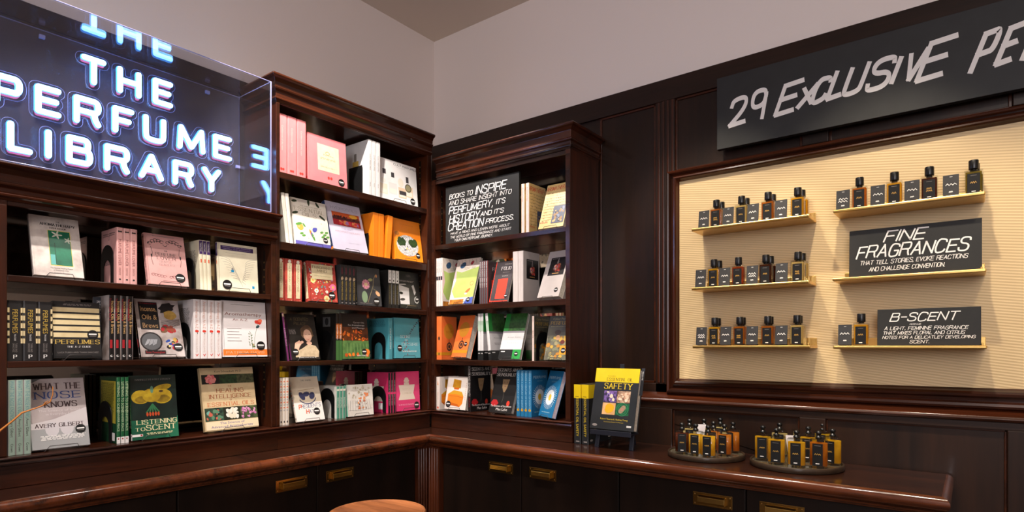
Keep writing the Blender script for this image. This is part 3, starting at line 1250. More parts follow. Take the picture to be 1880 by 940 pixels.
def board(wall, s0, s1, z0, z1, d, th, label, lines, lean=0.0, pen=CHALK, edge=0.0):
    r = thing('chalkboard_sign', wall, (s0 + s1) / 2, d, z0, label, 'sign', None, rx=-math.radians(lean))
    w, h = s1 - s0, z1 - z0
    mb = MB()
    mb.box(-w / 2, w / 2, 0, th, 0, h, CHALKBOARD)
    mb.build('board', r, bevel=0.001)
    mb = MB()
    A = Art(mb, w, h, lambda a, b, e: (-w / 2 + a, -e, b), seed=3)
    for ln in lines:
        t, a0, a1, t1, t2, pn, sl = ln
        A.hand(t, a0, 1 - t2, (t2 - t1) * .93, pen, width=a1 - a0, al='l', pen=pn, slant=sl, jit=0.035)
    mb.build('lettering', r, weld=False)
    return r


S_ = 0.22
board('R', -2.168, -1.692, 1.8685, 2.164, 0.022, 0.012, 'black chalk sign about books and perfumery on the top right-wall shelf', [
    ("BOOKS TO", .055, .385, .135, .215, .12, S_), ("INSPIRE", .43, .83, .085, .225, .12, S_),
    ("AND SHARE INSIGHT INTO", .05, .90, .25, .325, .11, S_),
    ("PERFUMERY,", .05, .66, .355, .475, .12, S_), ("IT'S", .71, .82, .37, .45, .14, S_),
    ("HISTORY", .055, .475, .505, .63, .12, S_), ("AND IT'S", .50, .80, .53, .605, .14, S_),
    ("CREATION", .035, .53, .63, .765, .12, S_), ("PROCESS.", .57, .93, .665, .745, .14, S_),
    ("HAVE A READ AND LEARN MORE ABOUT", .075, .88, .80, .84, .11, S_),
    ("THE WORLD OF FINE FRAGRANCE AND START", .07, .90, .865, .905, .11, S_),
    ("YOUR OWN PERFUME JOURNEY.", .13, .66, .925, .965, .11, S_)])
big = thing('chalkboard_sign', 'R', 0.02, 0.202, 2.136, 'long black overhead board with big white hand lettering 29 EXCLUSIVE', 'sign')
OB = (0.02, 0.202, 2.136)
mb = LMB(OB)
mb.box(-0.823, 0.86, 0.202, 0.226, 2.136, 2.425, paper((30, 31, 32), (24, 25, 26), 14, 0.6))
mb.build('board', big, bevel=0.0012)
for x in (-0.6, 0.02, 0.6):
    mb = LMB(OB)
    mb.box(x - .03, x + .03, 0.226, 0.2475, 2.25, 2.40, BLACKMETAL)
    mb.build('bracket', big)
mb = LMB(OB)
A = Art(mb, 1, 1, lambda a, b, e: (a, 0.202 - e, b), seed=5)
BIG = [('2', -.772, -.704, 2.222, 2.316), ('9', -.694, -.630, 2.220, 2.326), ('E', -.600, -.502, 2.224, 2.326), ('X', -.520, -.452, 2.234, 2.298), ('C', -.476, -.405, 2.238, 2.312),
       ('L', -.421, -.348, 2.240, 2.330), ('U', -.372, -.288, 2.240, 2.328), ('S', -.300, -.206, 2.238, 2.328), ('I', -.222, -.190, 2.246, 2.324), ('V', -.196, -.118, 2.240, 2.326), ('E', -.150, -.042, 2.232, 2.346),
       ('P', -.006, .072, 2.222, 2.332), ('E', .058, .128, 2.228, 2.330), ('R', .122, .200, 2.226, 2.330)]
rl = random.Random(4)
for ch, a, b, z0, z1 in BIG:
    g, w = glyph(ch)
    h = z1 - z0
    sl = 0.12 if ch in '29' else 0.36
    bw = max((b - a) - sl * h, 0.026) if ch != 'I' else 0
    A.strokes([[(a + p[0] / max(w, 1) * bw + sl * p[1] / 6 * h, z0 + p[1] / 6 * h + p[0] / max(w, 1) * .006) for p in q] for q in g], 0, 0, 0.0165, CHALK, 0, lambda t: 0.0165 * (0.75 + 0.35 * abs(t.x)), 0.3)
mb.build('lettering', big, weld=False)

# ------------------------------------------------------------------ brass ledges on the gold panel
LEDGES = {}
for nm, s0, s1, z, lab in (('a', -.897, -.464, 1.812, 'upper'), ('b', -.897, -.464, 1.575, 'middle'), ('c', -.893, -.460, 1.342, 'lower')):
    LEDGES[nm] = (s0, s1, z, lab + ' brass ledge of the left column on the gold panel')
for nm, s0, s1, z, lab in (('d', -.388, .031, 1.815, 'upper brass ledge of the right column, above the fine fragrances board'), ('e', -.390, .033, 1.577, 'brass ledge carrying the fine fragrances board'), ('f', -.388, .035, 1.340, 'lower brass ledge carrying the smaller chalk board')):
    LEDGES[nm] = (s0, s1, z, lab)
for nm, (s0, s1, z, lab) in LEDGES.items():
    r = thing('display_ledge', 'R', (s0 + s1) / 2, 0.245, z - .012, lab, 'shelf', 'brass ledges on the gold panel')
    O = ((s0 + s1) / 2, 0.245, z - .012)
    mb = LMB(O)
    mb.box(s0, s1, 0.117, 0.243, z - .011, z, BRASS)
    mb.build('tray', r, bevel=0.003)
    mb = LMB(O)
    mb.box(s0 + .02, s1 - .002, 0.2405, 0.2445, z - .011, z + .028, BRASS)
    mb.build('back_lip', r, bevel=0.001)
    mb = LMB(O)
    mb.tube([(s1 - .012, .14, z - .0005), (s1 - .012, .14, z + .006)], 0.003, BRASS, 8)
    mb.build('stud', r)

board('R', -.345, .023, 1.5777, 1.744, 0.16, 0.006, 'black chalk board reading FINE FRAGRANCES on the middle right ledge', [
    ("FINE", .28, .585, .06, .29, .13, .3), ("FRAGRANCES", .06, .90, .34, .60, .12, .3),
    ("THAT TELL STORIES, EVOKE REACTIONS", .09, .90, .66, .745, .12, .25), ("AND CHALLENGE CONVENTION.", .165, .74, .80, .885, .12, .25)], lean=4)
board('R', -.260, .021, 1.3407, 1.464, 0.16, 0.006, 'smaller black chalk board reading B-SCENT on the lowest right ledge', [
    ("B-SCENT", .13, .78, .10, .33, .13, .28), ("PERFUME", .33, .44, .405, .445, .13, .2),
    ("A LIGHT, FEMININE FRAGRANCE", .075, .88, .48, .575, .13, .22), ("THAT MIXES FLORAL AND CITRUS", .06, .85, .61, .70, .13, .22),
    ("NOTES FOR A DELICATLEY DEVELOPING", .055, .945, .735, .815, .13, .22), ("SCENT.", .33, .52, .855, .94, .13, .22)], lean=4)

# ------------------------------------------------------------------ bottles and price cards
LABEL = M((12, 12, 13), 0.6, spec=.3)
CARD = paper((40, 40, 42), (34, 34, 37), 40, 0.65)
AMB, YEL, BRN, PAL, OLV, RED = [liquid(c) for c in ((206, 122, 36), (238, 184, 44), (96, 46, 22), (232, 206, 138), (150, 130, 40), (178, 76, 30))]
TYEL, TAMB, TBRN, TPAL, TOLV = [liquid(c, .30) for c in ((252, 200, 50), (226, 140, 44), (110, 52, 26), (240, 216, 150), (190, 160, 50))]
_scr = {}


def scribble(A, a, b, w, h, m, rows, rnd, pen=0.012):
    for r in range(rows):
        pts = []
        n = 7
        y = b - r * h * 1.25
        x0 = a - w / 2 * rnd.uniform(.75, 1)
        x1 = a + w / 2 * rnd.uniform(.75, 1)
        for i in range(n):
            t = i / (n - 1)
            pts.append((x0 + (x1 - x0) * t, y + (h * .5 if i % 2 else -h * .5) * rnd.uniform(.6, 1)))
        A.line(pts, pen * 3.2, m)


def bottle(wall, s, d, z, liq, label, group, rnd, parts_label=True, w=0.046, dp=0.031, h=0.078, rz=0.0):
    r = thing('perfume_bottle', wall, s, d + dp / 2, z, label, 'perfume bottle', group, rz=rz)
    mb = MB()
    mb.box(-w / 2, w / 2, -dp / 2, dp / 2, 0, h, GLASS)
    mb.build('glass', r, bevel=0.002)
    mb = MB()
    e = 0.0024
    mb.box(-w / 2 + e, w / 2 - e, -dp / 2 + e, dp / 2 - e, 0.006, h - .005, liq)
    mb.build('perfume', r, bevel=0.002)
    mb = MB()
    lw, lh = w * .70, h * .80
    mb.box(-lw / 2, lw / 2, -dp / 2 - .0005, -dp / 2 - .0001, .004, .004 + lh, LABEL)
    A = Art(mb, lw, lh, lambda a, b, q: (-lw / 2 + a, -dp / 2 - .0005 - q, .004 + b), seed=rnd.randint(0, 999))
    A.rect(.26, .895, .74, .91, GREYINK)
    scribble(A, .5, .55, .5, .10, GOLDINK, rnd.choice((1, 2)), rnd)
    A.rect(.34, .08, .66, .12, WHITE)
    mb.build('label_plate', r, weld=False)
    mb = MB()
    mb.lathe([(.009, h - .001), (.009, h + .004)], BLACKPLASTIC, 16)
    mb.lathe([(.0125, h + .004), (.0132, h + .006), (.0132, h + .031), (.0122, h + .033)], BLACKPLASTIC, 20)
    mb.build('cap', r)
    return r


def price_card(wall, s, d, z, label, group, rnd, w=0.042, h=0.072):
    r = thing('price_card', wall, s, d, z + .0024, label, 'price card', group, rx=-math.radians(7))
    mb = MB()
    mb.box(-w / 2, w / 2, 0, .003, 0.001, h, CARD)
    A = Art(mb, w, h, lambda a, b, q: (-w / 2 + a, -q, b), seed=rnd.randint(0, 999))
    A.rect(.42, .90, .60, .915, WHITE)
    scribble(A, .5, .56, .72, .10, WHITE, rnd.choice((1, 1, 2)), rnd)
    scribble(A, .5, .22, .26, .05, WHITE, 1, rnd, .014)
    mb.build('card', r, weld=False)
    mb = MB()
    mb.box(-w / 2 + .002, w / 2 - .002, .003, .018, 0.0002, 0.004, BLACKPLASTIC)
    mb.build('foot', r)
    return r


rb = random.Random(21)
ROWSB = [
    ('a', [-.860, -.763, -.669, -.568], [-.812, -.714, -.616, -.512], [AMB, PAL, AMB, YEL], [1, 1, 1, 1], 'upper'),
    ('b', [-.873, -.777, -.672, -.566], [-.822, -.726, -.624, -.511], [YEL, RED, BRN, PAL], [1, 0, 1, 1], 'middle'),
    ('c', [-.870, -.773, -.672, -.567], [-.819, -.721, -.617, -.514], [YEL, AMB, AMB, PAL], [1, 1, 1, 1], 'lower')]
NTH = ['leftmost', 'second', 'third', 'rightmost']
COLN = {id(AMB): 'amber', id(YEL): 'golden', id(BRN): 'dark', id(PAL): 'pale', id(OLV): 'olive', id(RED): 'reddish'}
for key, cards, bots, liqs, dbl, nm in ROWSB:
    z = LEDGES[key][2] + .0004
    for i, s in enumerate(cards):
        price_card('R', s, .150, z, f"{NTH[i]} dark price card on the {nm} ledge of the left column", 'price cards on the brass ledges', rb)
    for i, s in enumerate(bots):
        bottle('R', s, .150, z, liqs[i], f"{NTH[i]} front bottle, {COLN[id(liqs[i])]} perfume, {nm} ledge of the left column", 'perfume bottles on the brass ledges', rb)
        if dbl[i]:
            bottle('R', s + (0.004 if key != 'c' else -.004), .196, z, liqs[i], f"bottle tucked behind the {NTH[i]} front bottle, {nm} ledge, left column", 'perfume bottles on the brass ledges', rb)
z = LEDGES['d'][2] + .0004
for i, (c, b, q) in enumerate(zip([-.363, -.258, -.160, -.056], [-.313, -.210, -.113, .002], [AMB, YEL, BRN, OLV])):
    price_card('R', c, .150, z, f"{NTH[i]} dark price card above the fine fragrances board", 'price cards on the brass ledges', rb)
    bottle('R', b, .150, z, q, f"{NTH[i]} bottle, {COLN[id(q)]} perfume, on the ledge above the fine fragrances board", 'perfume bottles on the brass ledges', rb)
bottle('R', .005, .196, z, OLV, 'dark bottle hidden behind the rightmost bottle on the upper right ledge', 'perfume bottles on the brass ledges', rb)
z = LEDGES['f'][2] + .0004
price_card('R', -.357, .150, z, 'dark price card left of the B-SCENT chalk board', 'price cards on the brass ledges', rb)
bottle('R', -.308, .150, z, YEL, 'single golden bottle beside the B-SCENT chalk board', 'perfume bottles on the brass ledges', rb)

# ------------------------------------------------------------------ book designs
def c_(r, g, b, rough=0.40):
    return M((r, g, b), rough)


PINKINK = c_(120, 66, 66)


@kind('aroma_guide', .131, .203, .018, paper((226, 214, 204), (188, 174, 166), 26))
def _(F, S, K):
    F.rect(.345, .175, .80, .77, c_(214, 196, 84))
    F.rect(.355, .185, .79, .762, paper((30, 122, 88), (22, 96, 70), 30))
    F.rect(.36, .19, .47, .36, c_(96, 176, 168))
    F.rect(.455, .20, .475, .56, c_(20, 84, 60))
    lf = paper((226, 220, 206), (176, 186, 160), 120)
    for k in range(5):
        F.ell(.52 + .05 * math.cos(k * 1.26), .70 + .03 * math.sin(k * 1.26), .07, .02, lf, 10, k * 1.26)
        F.ell(.74 + .035 * math.cos(k * 1.26), .62 + .025 * math.sin(k * 1.26), .05, .016, lf, 10, k * 1.26)
    F.serif('THE', .57, .905, .022, INK)
    F.serif('AROMATHERAPY', .56, .845, .04, BLACK, .70, thick=.22)
    F.serif('HANDBOOK', .56, .795, .026, BLACK, .34)
    F.text('The Secret Healing Power', .56, .125, .022, INK, .46)
    F.text('of Essential Oils', .54, .09, .02, INK, .30)
    F.text('Daniele Ryman', .55, .05, .018, GREYINK, .3)
    S.rect(.2, .1, .8, .9, GREYINK)


def lover(F, S, K):
    F.rect(.2, .955, .75, .962, GREYINK)
    for sg in (-1, 1):
        for k in range(5):
            F.ring(.5 + sg * (.08 + k * .075), .85 - .012 * k * (k - 3), .05, .035, INK, .014, 0, 300)
            F.ell(.5 + sg * (.12 + k * .07), .86 - .012 * k, .03, .012, INK, 8, k)
            F.ring(.5 + sg * (.08 + k * .07), .16 + .008 * k, .045, .03, PINKINK, .01, 0, 280)
        F.line([(.5 + sg * .36, .74), (.5 + sg * .33, .62), (.5 + sg * .37, .5), (.5 + sg * .34, .38)], .010, INK)
        F.ell(.5 + sg * .36, .56, .02, .05, INK, 8)
    F.ring(.5, .80, .05, .045, INK, .012, 180, 360)
    F.serif('THE', .5, .66, .025, INK)
    F.serif('PERFUME', .5, .58, .05, INK, .52, thick=.12)
    F.serif('LOVER', .5, .50, .06, INK, .46, thick=.12)
    F.serif('DENYSE', .48, .44, .035, GREYINK, .30, thick=.1)
    F.serif('BEAULIEU', .5, .38, .035, GREYINK, .38, thick=.1)
    F.rect(.36, .075, .8, .081, PINKINK)
    S.serif('PERFUME LOVER', .5, .52, .038, PINKINK, .0, rot=-math.pi / 2) if False else S.text('PERFUME LOVER', .5, .56, .045, PINKINK, None, 'c', -math.pi / 2)
    S.text('DENYSE', .5, .22, .026, PINKINK, None, 'c', -math.pi / 2)
    S.ell(.5, .08, .16, .16, INK, 10)
    for k in range(4):
        S.ell(.3 + k * .13, .93, .1, .14, INK, 8, k)
    for sg in (-1, 1):
        for k in range(4):
            K.ring(.5 + sg * (.07 + k * .09), .90, .05, .03, INK, .016, 0, 300)
    K.ring(.5, .84, .05, .05, INK, .012)
    K.greek(.2, .8, .42, .008, INK, 6)
    return (.80, .155, .125)


kind('lover', .135, .19, .0205, paper((232, 176, 170), (226, 168, 162), 40))(lover)


@kind('tantric', .16, .186, .0135, paper((238, 230, 202), (230, 221, 192), 30))
def _(F, S, K):
    F.rect(.08, .855, .90, .945, c_(66, 42, 96))
    F.text('REPERTOIRE DES PARFUMS', .48, .912, .02, c_(190, 176, 206), .7)
    F.text('TANTRIC AND ROMANTIC', .48, .872, .02, c_(190, 176, 206), .7)
    F.rect(.2, .80, .72, .803, GREYINK)
    for k in range(9):
        b = .72 - k * .055
        F.line([(.04 + .04 * k, b), (.16 + .04 * k, b - .01), (.28 + .03 * k, b - .05), (.34 + .03 * k, b - .12), (.36 + .03 * k, b - .17)], .005, GREYINK)
        F.line([(.98 - .03 * k, b), (.86 - .03 * k, b - .02), (.74 - .02 * k, b - .06), (.68, b - .12)], .005, GREYINK)
    F.rect(.32, .40, .39, .45, c_(24, 140, 190))
    F.ell(.355, .47, .025, .03, GREYINK)
    F.rect(.84, .085, .90, .14, c_(24, 140, 190))
    S.rect(.06, .72, .94, .99, c_(66, 42, 96))
    S.text('TANTRIC', .5, .86, .03, WHITE, None, 'c', -math.pi / 2)
    S.rect(.3, .55, .65, .62, c_(224, 96, 60))
    K.greek(.15, .85, .8, .01, GREYINK, 14)
    return (.21, .13, .115)


@kind('guide', .129, .182, .036, c_(38, 36, 36), c_(38, 36, 36))
def _(F, S, K):
    cream = paper((226, 206, 160), (214, 192, 144), 30)
    for k in range(5):
        F.rect(.0, .815 - k * .112, .985, .895 - k * .112, cream)
    F.serif('PERFUMES', .5, .25, .07, c_(206, 172, 84), .92, thick=.2)
    F.serif('THE A-Z GUIDE', .52, .185, .028, WHITE, .5)
    F.text('LUCA TURIN AND TANIA SANCHEZ', .5, .085, .026, GREYINK, .86)
    F.greek(.2, .85, .95, .01, GREYINK, 2)
    F.rect(.0, .0, .99, .035, c_(20, 20, 20))
    for k in range(5):
        S.rect(.0, .80 - k * .127, .13, .88 - k * .127, cream)
        S.rect(.87, .80 - k * .127, 1.0, .88 - k * .127, cream)
    S.rect(.15, .325, .155, .885, GOLDINK)
    S.rect(.845, .325, .85, .885, GOLDINK)
    S.text('PERFUMES', .5, .66, .07, c_(190, 158, 70), None, 'c', -math.pi / 2, .40)
    S.text('THE A-Z GUIDE', .5, .39, .024, WHITE, None, 'c', -math.pi / 2, .11)
    S.text('TURIN AND', .58, .22, .026, GREYINK, None, 'c', -math.pi / 2, .15)
    S.text('SANCHEZ', .40, .22, .026, GREYINK, None, 'c', -math.pi / 2, .15)
    S.serif('P', .5, .045, .055, WHITE, thick=.24)
    return (.82, .415, .12)


@kind('incense', .147, .216, .0175, paper((206, 194, 190), (150, 134, 128), 22), c_(22, 18, 18))
def _(F, S, K):
    brn, dk, red, yl = paper((120, 84, 60), (78, 54, 40), 60), c_(38, 32, 32), c_(176, 36, 44), paper((206, 168, 86), (170, 130, 60), 60)
    F.ell(.72, .86, .19, .12, dk, 14, .4, .2)
    F.ell(.78, .74, .15, .12, yl, 14, 0, .15)
    for k in range(9):
        F.line([(.55, .62 - k * .018), (.98, .66 - k * .012)], .012, dk if k % 2 else brn)
    F.blobs(.5, .4, .95, .56, 9, [brn, c_(150, 70, 50), red], .05, .10)
    F.ell(.27, .26, .245, .245, dk, 20)
    F.ell(.27, .26, .21, .21, M((96, 96, 98), .3), 20)
    for k in range(9):
        F.line([(.12 + k * .03, .2 + .01 * (k % 3)), (.2 + k * .025, .30)], .018, c_(168, 168, 172))
    F.blobs(.55, .10, .9, .34, 14, [yl, c_(40, 70, 150), red, dk, c_(220, 196, 130)], .03, .06)
    F.rect(.08, .47, .50, .95, c_(20, 18, 20))
    F.text('The Complete Book of', .29, .915, .022, red, .38)
    F.text('Incense,', .29, .79, .085, c_(218, 172, 116), .36)
    F.text('Oils &', .29, .645, .085, c_(218, 172, 116), .34)
    F.text('Brews', .29, .50, .085, c_(218, 172, 116), .35)
    F.rect(.10, .05, .56, .11, c_(24, 18, 18))
    F.text('Scott Cunningham', .33, .062, .034, red, .42)
    S.text('The Complete Book of', .28, .78, .026, red, None, 'c', -math.pi / 2)
    S.text('Incense, Oils & Brews', .66, .66, .040, c_(214, 170, 110), None, 'c', -math.pi / 2, .58)
    S.rect(.22, .18, .62, .31, red)
    S.ell(.5, .06, .22, .22, WHITE, 10)
    S.ell(.56, .063, .14, .14, BLACK, 10)
    return (.86, .165, .105)


@kind('aroma_az', .18, .22, .0255, paper((236, 228, 226), (230, 222, 220), 20))
def _(F, S, K):
    red, grn = c_(214, 60, 46), c_(86, 116, 70)
    F.rect(0, .025, 1, .135, c_(240, 122, 48))
    F.serif('PATRICIA DAVIS', .5, .062, .035, c_(250, 220, 190), .86, thick=.12)
    F.text('Aromatherapy', .48, .74, .055, c_(140, 84, 74), .84)
    F.text('An A-Z', .40, .645, .045, c_(140, 84, 74), .34)
    F.rect(.2, .93, .72, .936, GREYINK)
    for k in range(5):
        F.rect(.1, .50 - k * .055, .42 - .05 * (k % 2), .508 - k * .055, GREYINK)
    F.line([(.70, .14), (.715, .34), (.79, .58), (.82, .66)], .006, grn)
    F.ell(.82, .635, .085, .055, red, 10, 0, .2)
    F.ell(.86, .66, .05, .04, c_(236, 110, 80), 8)
    F.ell(.80, .55, .05, .03, c_(50, 80, 84), 8, .5)
    F.line([(.66, .14), (.63, .42), (.60, .46)], .008, grn)
    for k in range(8):
        F.ell(.62 + .03 * (-1) ** k, .24 + k * .025, .022, .009, grn, 6, .6 * (-1) ** k)
    F.blobs(.58, .15, .74, .25, 10, [c_(190, 160, 120), grn], .01, .022)
    S.text('Aromatherapy An A-Z', .5, .74, .045, c_(206, 150, 130), None, 'c', -math.pi / 2, .46)
    S.ell(.5, .465, .27, .2, red, 9, 0, .15)
    S.rect(.5, .42, .62, .44, c_(40, 50, 44))
    S.text('PATRICIA DAVIS', .5, .26, .03, c_(214, 190, 180), None, 'c', -math.pi / 2)
    S.line([(.36, .075), (.5, .045), (.68, .08)], .09, red)
    K.greek(.15, .85, .85, .010, GREYINK, 18)
    K.rect(.7, .05, .9, .14, GREYINK)
    return (.85, .20, .10)


@kind('nose', .15, .224, .0175, paper((184, 172, 170), (168, 154, 154), 16), paper((168, 192, 178), (158, 182, 168), 40))
def _(F, S, K):
    blu = c_(54, 76, 132)
    dk = c_(64, 44, 46)
    F.rect(0, 0, 1, .28, c_(160, 160, 160))
    F.poly([(0, .36), (.4, .41), (1, .56), (1, .28), (0, .28)], c_(206, 198, 198))
    F.ell(.36, .27, .12, .16, c_(204, 198, 200), 14)
    F.ell(.62, .28, .12, .16, c_(204, 198, 200), 14)
    F.poly([(0, 1), (.24, 1), (.05, .93)], c_(84, 84, 84))
    F.serif('WHAT THE', .52, .845, .085, dk, .82, thick=.2)
    F.serif('NOSE', .52, .71, .095, blu, .80, thick=.2)
    F.serif('KNOWS', .55, .585, .075, dk, .56, thick=.2)
    F.text('The Science of Scent', .52, .52, .032, c_(206, 196, 196), .74)
    F.text('in Everyday Life', .52, .47, .032, c_(206, 196, 196), .5)
    F.serif('AVERY GILBERT', .5, .30, .05, dk, .84, thick=.2)
    F.greek(.15, .95, .17, .010, WHITE, 4)
    S.text('WHAT THE NOSE KNOWS', .5, .74, .044, c_(96, 146, 150), None, 'c', -math.pi / 2)
    S.text('Avery Gilbert', .5, .36, .03, INK, None, 'c', -math.pi / 2)
    S.text('Crown', .5, .10, .028, INK, None, 'c', -math.pi / 2)
    return (.855, .245, .095)


@kind('listening', .15, .222, .0118, paper((26, 44, 38), (18, 28, 26), 14), c_(24, 92, 52), c_(18, 66, 40))
def _(F, S, K):
    yl, ydk = paper((190, 160, 40), (158, 126, 30), 50), paper((150, 122, 32), (110, 86, 24), 50)
    F.rect(0, 0, 1, .30, paper((32, 104, 76), (22, 80, 56), 14))
    F.poly([(.7, .0), (1, .0), (1, .34)], c_(40, 116, 84))
    for a, r in ((.22, .20), (.68, .22)):
        F.ell(a, .66, r, r * .8, yl, 18)
        F.ell(a + .02, .62, r * .7, r * .4, ydk, 14)
    F.ell(.45, .68, .2, .16, yl, 16)
    F.ell(.70, .80, .2, .07, yl, 14, .2)
    F.ell(.66, .74, .05, .025, c_(60, 40, 26), 8)
    for k in range(5):
        F.line([(.46, .54), (.32 + k * .07, .41)], .03, c_(48, 110, 70))
        F.ell(.34 + k * .06, .385, .025, .05, c_(196, 76, 40), 8)
    F.ell(.46, .77, .035, .09, c_(96, 136, 110), 8)
    F.serif("BARRELET'S LOST LEGACY".replace("'", ''), .5, .92, .022, GREYINK, .76)
    crm = c_(240, 226, 176)
    F.serif('LISTENING', .54, .235, .062, crm, .86, thick=.2)
    F.serif('TO', .17, .135, .048, crm, .20, thick=.2)
    F.serif('SCENT', .62, .135, .075, crm, .64, thick=.2)
    F.greek(.3, .9, .085, .010, crm, 2)
    F.rect(.0, .05, .22, .085, WHITE)
    F.rect(.17, .055, .21, .08, c_(180, 40, 40))
    S.text('LISTENING TO SCENT', .5, .70, .043, c_(206, 220, 180), None, 'c', -math.pi / 2)
    S.text('JENNIFER PEACE', .5, .34, .03, c_(190, 206, 170), None, 'c', -math.pi / 2)
    S.rect(.04, .0, .96, .10, WHITE)
    S.ell(.5, .07, .2, .2, c_(150, 30, 40), 8)
    K.rect(.08, .30, .95, .94, c_(182, 166, 60))
    K.greek(.12, .9, .90, .010, c_(70, 76, 30), 30)
    K.rect(.75, .04, .95, .16, WHITE)


@kind('healing', .21, .242, .02, paper((214, 190, 148), (204, 178, 136), 30), c_(184, 160, 120), c_(40, 40, 30))
def _(F, S, K):
    grn, dk = paper((44, 76, 44), (24, 40, 26), 90), paper((92, 98, 66), (42, 46, 32), 90)
    F.text('Kurt Schnaubelt, Ph.D.', .52, .925, .03, BLACK, .52)
    F.rect(.02, .74, .345, .89, c_(28, 30, 26))
    F.rect(.345, .74, .67, .89, grn)
    F.rect(.67, .74, 1, .89, dk)
    for k in range(7):
        F.ell(.18 + .05 * math.cos(k * .9), .815 + .035 * math.sin(k * .9), .055, .04, c_(224, 110, 112) if k % 2 else c_(236, 146, 140), 9, k)
    br = c_(150, 76, 44)
    F.serif('THE', .52, .685, .026, br)
    F.serif('HEALING', .52, .60, .058, br, .50)
    F.serif('INTELLIGENCE', .52, .51, .056, br, .78)
    F.serif('OF', .52, .465, .026, br)
    F.serif('ESSENTIAL OILS', .52, .385, .056, c_(196, 110, 70), .86)
    F.rect(.02, .155, .355, .36, paper((60, 84, 66), (30, 44, 36), 60))
    F.rect(.355, .155, .67, .36, c_(36, 38, 26))
    F.rect(.67, .155, 1, .36, paper((84, 96, 60), (50, 60, 40), 60))
    F.blobs(.03, .16, .35, .35, 16, [c_(190, 96, 76), c_(110, 160, 146), c_(90, 130, 100)], .015, .045)
    F.blobs(.38, .16, .65, .355, 22, [c_(236, 226, 212), c_(226, 214, 190)], .025, .05)
    F.blobs(.68, .16, .99, .355, 26, [c_(196, 116, 166), c_(214, 150, 186)], .015, .03)
    F.rect(.02, .015, 1, .145, c_(232, 212, 176))
    F.text('The Science of', .5, .095, .036, c_(70, 66, 140), .46)
    F.text('Advanced Aromatherapy', .5, .04, .036, c_(70, 66, 140), .78)


def diary(F, S, K):
    F.rect(.24, .27, .80, .83, paper((228, 220, 190), (218, 208, 178), 60))
    F.ring(.5, .66, .05, .035, GOLDINK, .012)
    F.text('Parfums', .52, .60, .035, c_(200, 140, 80), .26)
    F.greek(.3, .72, .54, .012, c_(200, 170, 120), 2)
    F.greek(.3, .72, .36, .008, c_(190, 180, 140), 2)
    for q in (.505, .575):
        F.ell(q, .14, .03, .035, c_(226, 64, 56), 8)
    S.text('Confidences of the nose', .5, .60, .030, c_(250, 206, 196), None, 'c', -math.pi / 2)
    for q in (.38, .60):
        S.ell(q, .075, .12, .14, c_(226, 64, 56), 8)
    return (.84, .11, .085)


kind('diary', .200, .212, .04, paper((244, 140, 142), (240, 132, 136), 20))(diary)
kind('diary_tall', .190, .248, .042, paper((246, 148, 148), (242, 140, 142), 20))(diary)


def cult(F, S, K):
    F.text('CULT PERFUMES', .70, .90, .05, BLACK, .60)
    F.rect(.46, .865, .72, .868, GREYINK)
    pe, dk = c_(232, 206, 176), c_(66, 62, 64)
    for a, b, w, h, m in ((.12, .12, .2, .25, c_(236, 222, 200)), (.36, .16, .2, .28, c_(222, 220, 214)), (.60, .12, .2, .26, c_(226, 196, 166)), (.78, .18, .2, .27, pe)):
        F.rect(a - w / 2, b, a + w / 2, b + h, m)
        F.rect(a - w * .4, b + .03, a + w * .4, b + h * .5, c_(240, 230, 214))
    F.ell(.12, .45, .06, .05, c_(232, 226, 214))
    F.ell(.57, .50, .07, .09, c_(232, 222, 204))
    F.rect(.12, .62, .20, .74, dk)
    F.rect(.33, .58, .41, .70, dk)
    F.rect(.71, .54, .78, .69, dk)
    F.ell(.76, .41, .085, .085, c_(84, 78, 62), 18)
    F.ell(.76, .41, .065, .065, c_(150, 142, 108), 18)
    F.rect(.52, .20, .70, .30, dk)
    S.text('CULT PERFUMES', .5, .6, .028, GREYINK, None, 'c', -math.pi / 2)
    S.text('TESSA', .5, .2, .02, GREYINK, None, 'c', -math.pi / 2)
    K.rect(.36, .30, .60, .66, c_(214, 176, 84))
    K.rect(.36, .10, .58, .30, c_(196, 146, 62))
    K.rect(.42, .66, .52, .80, c_(150, 140, 130))
    K.ell(.46, .42, .08, .10, c_(226, 196, 120))
    return (.86, .10, .065)


WHITEP = paper((240, 236, 232), (234, 229, 225), 20)
kind('cult', .256, .205, .024, WHITEP)(cult)
kind('cult_tall', .185, .262, .0225, WHITEP)(cult)


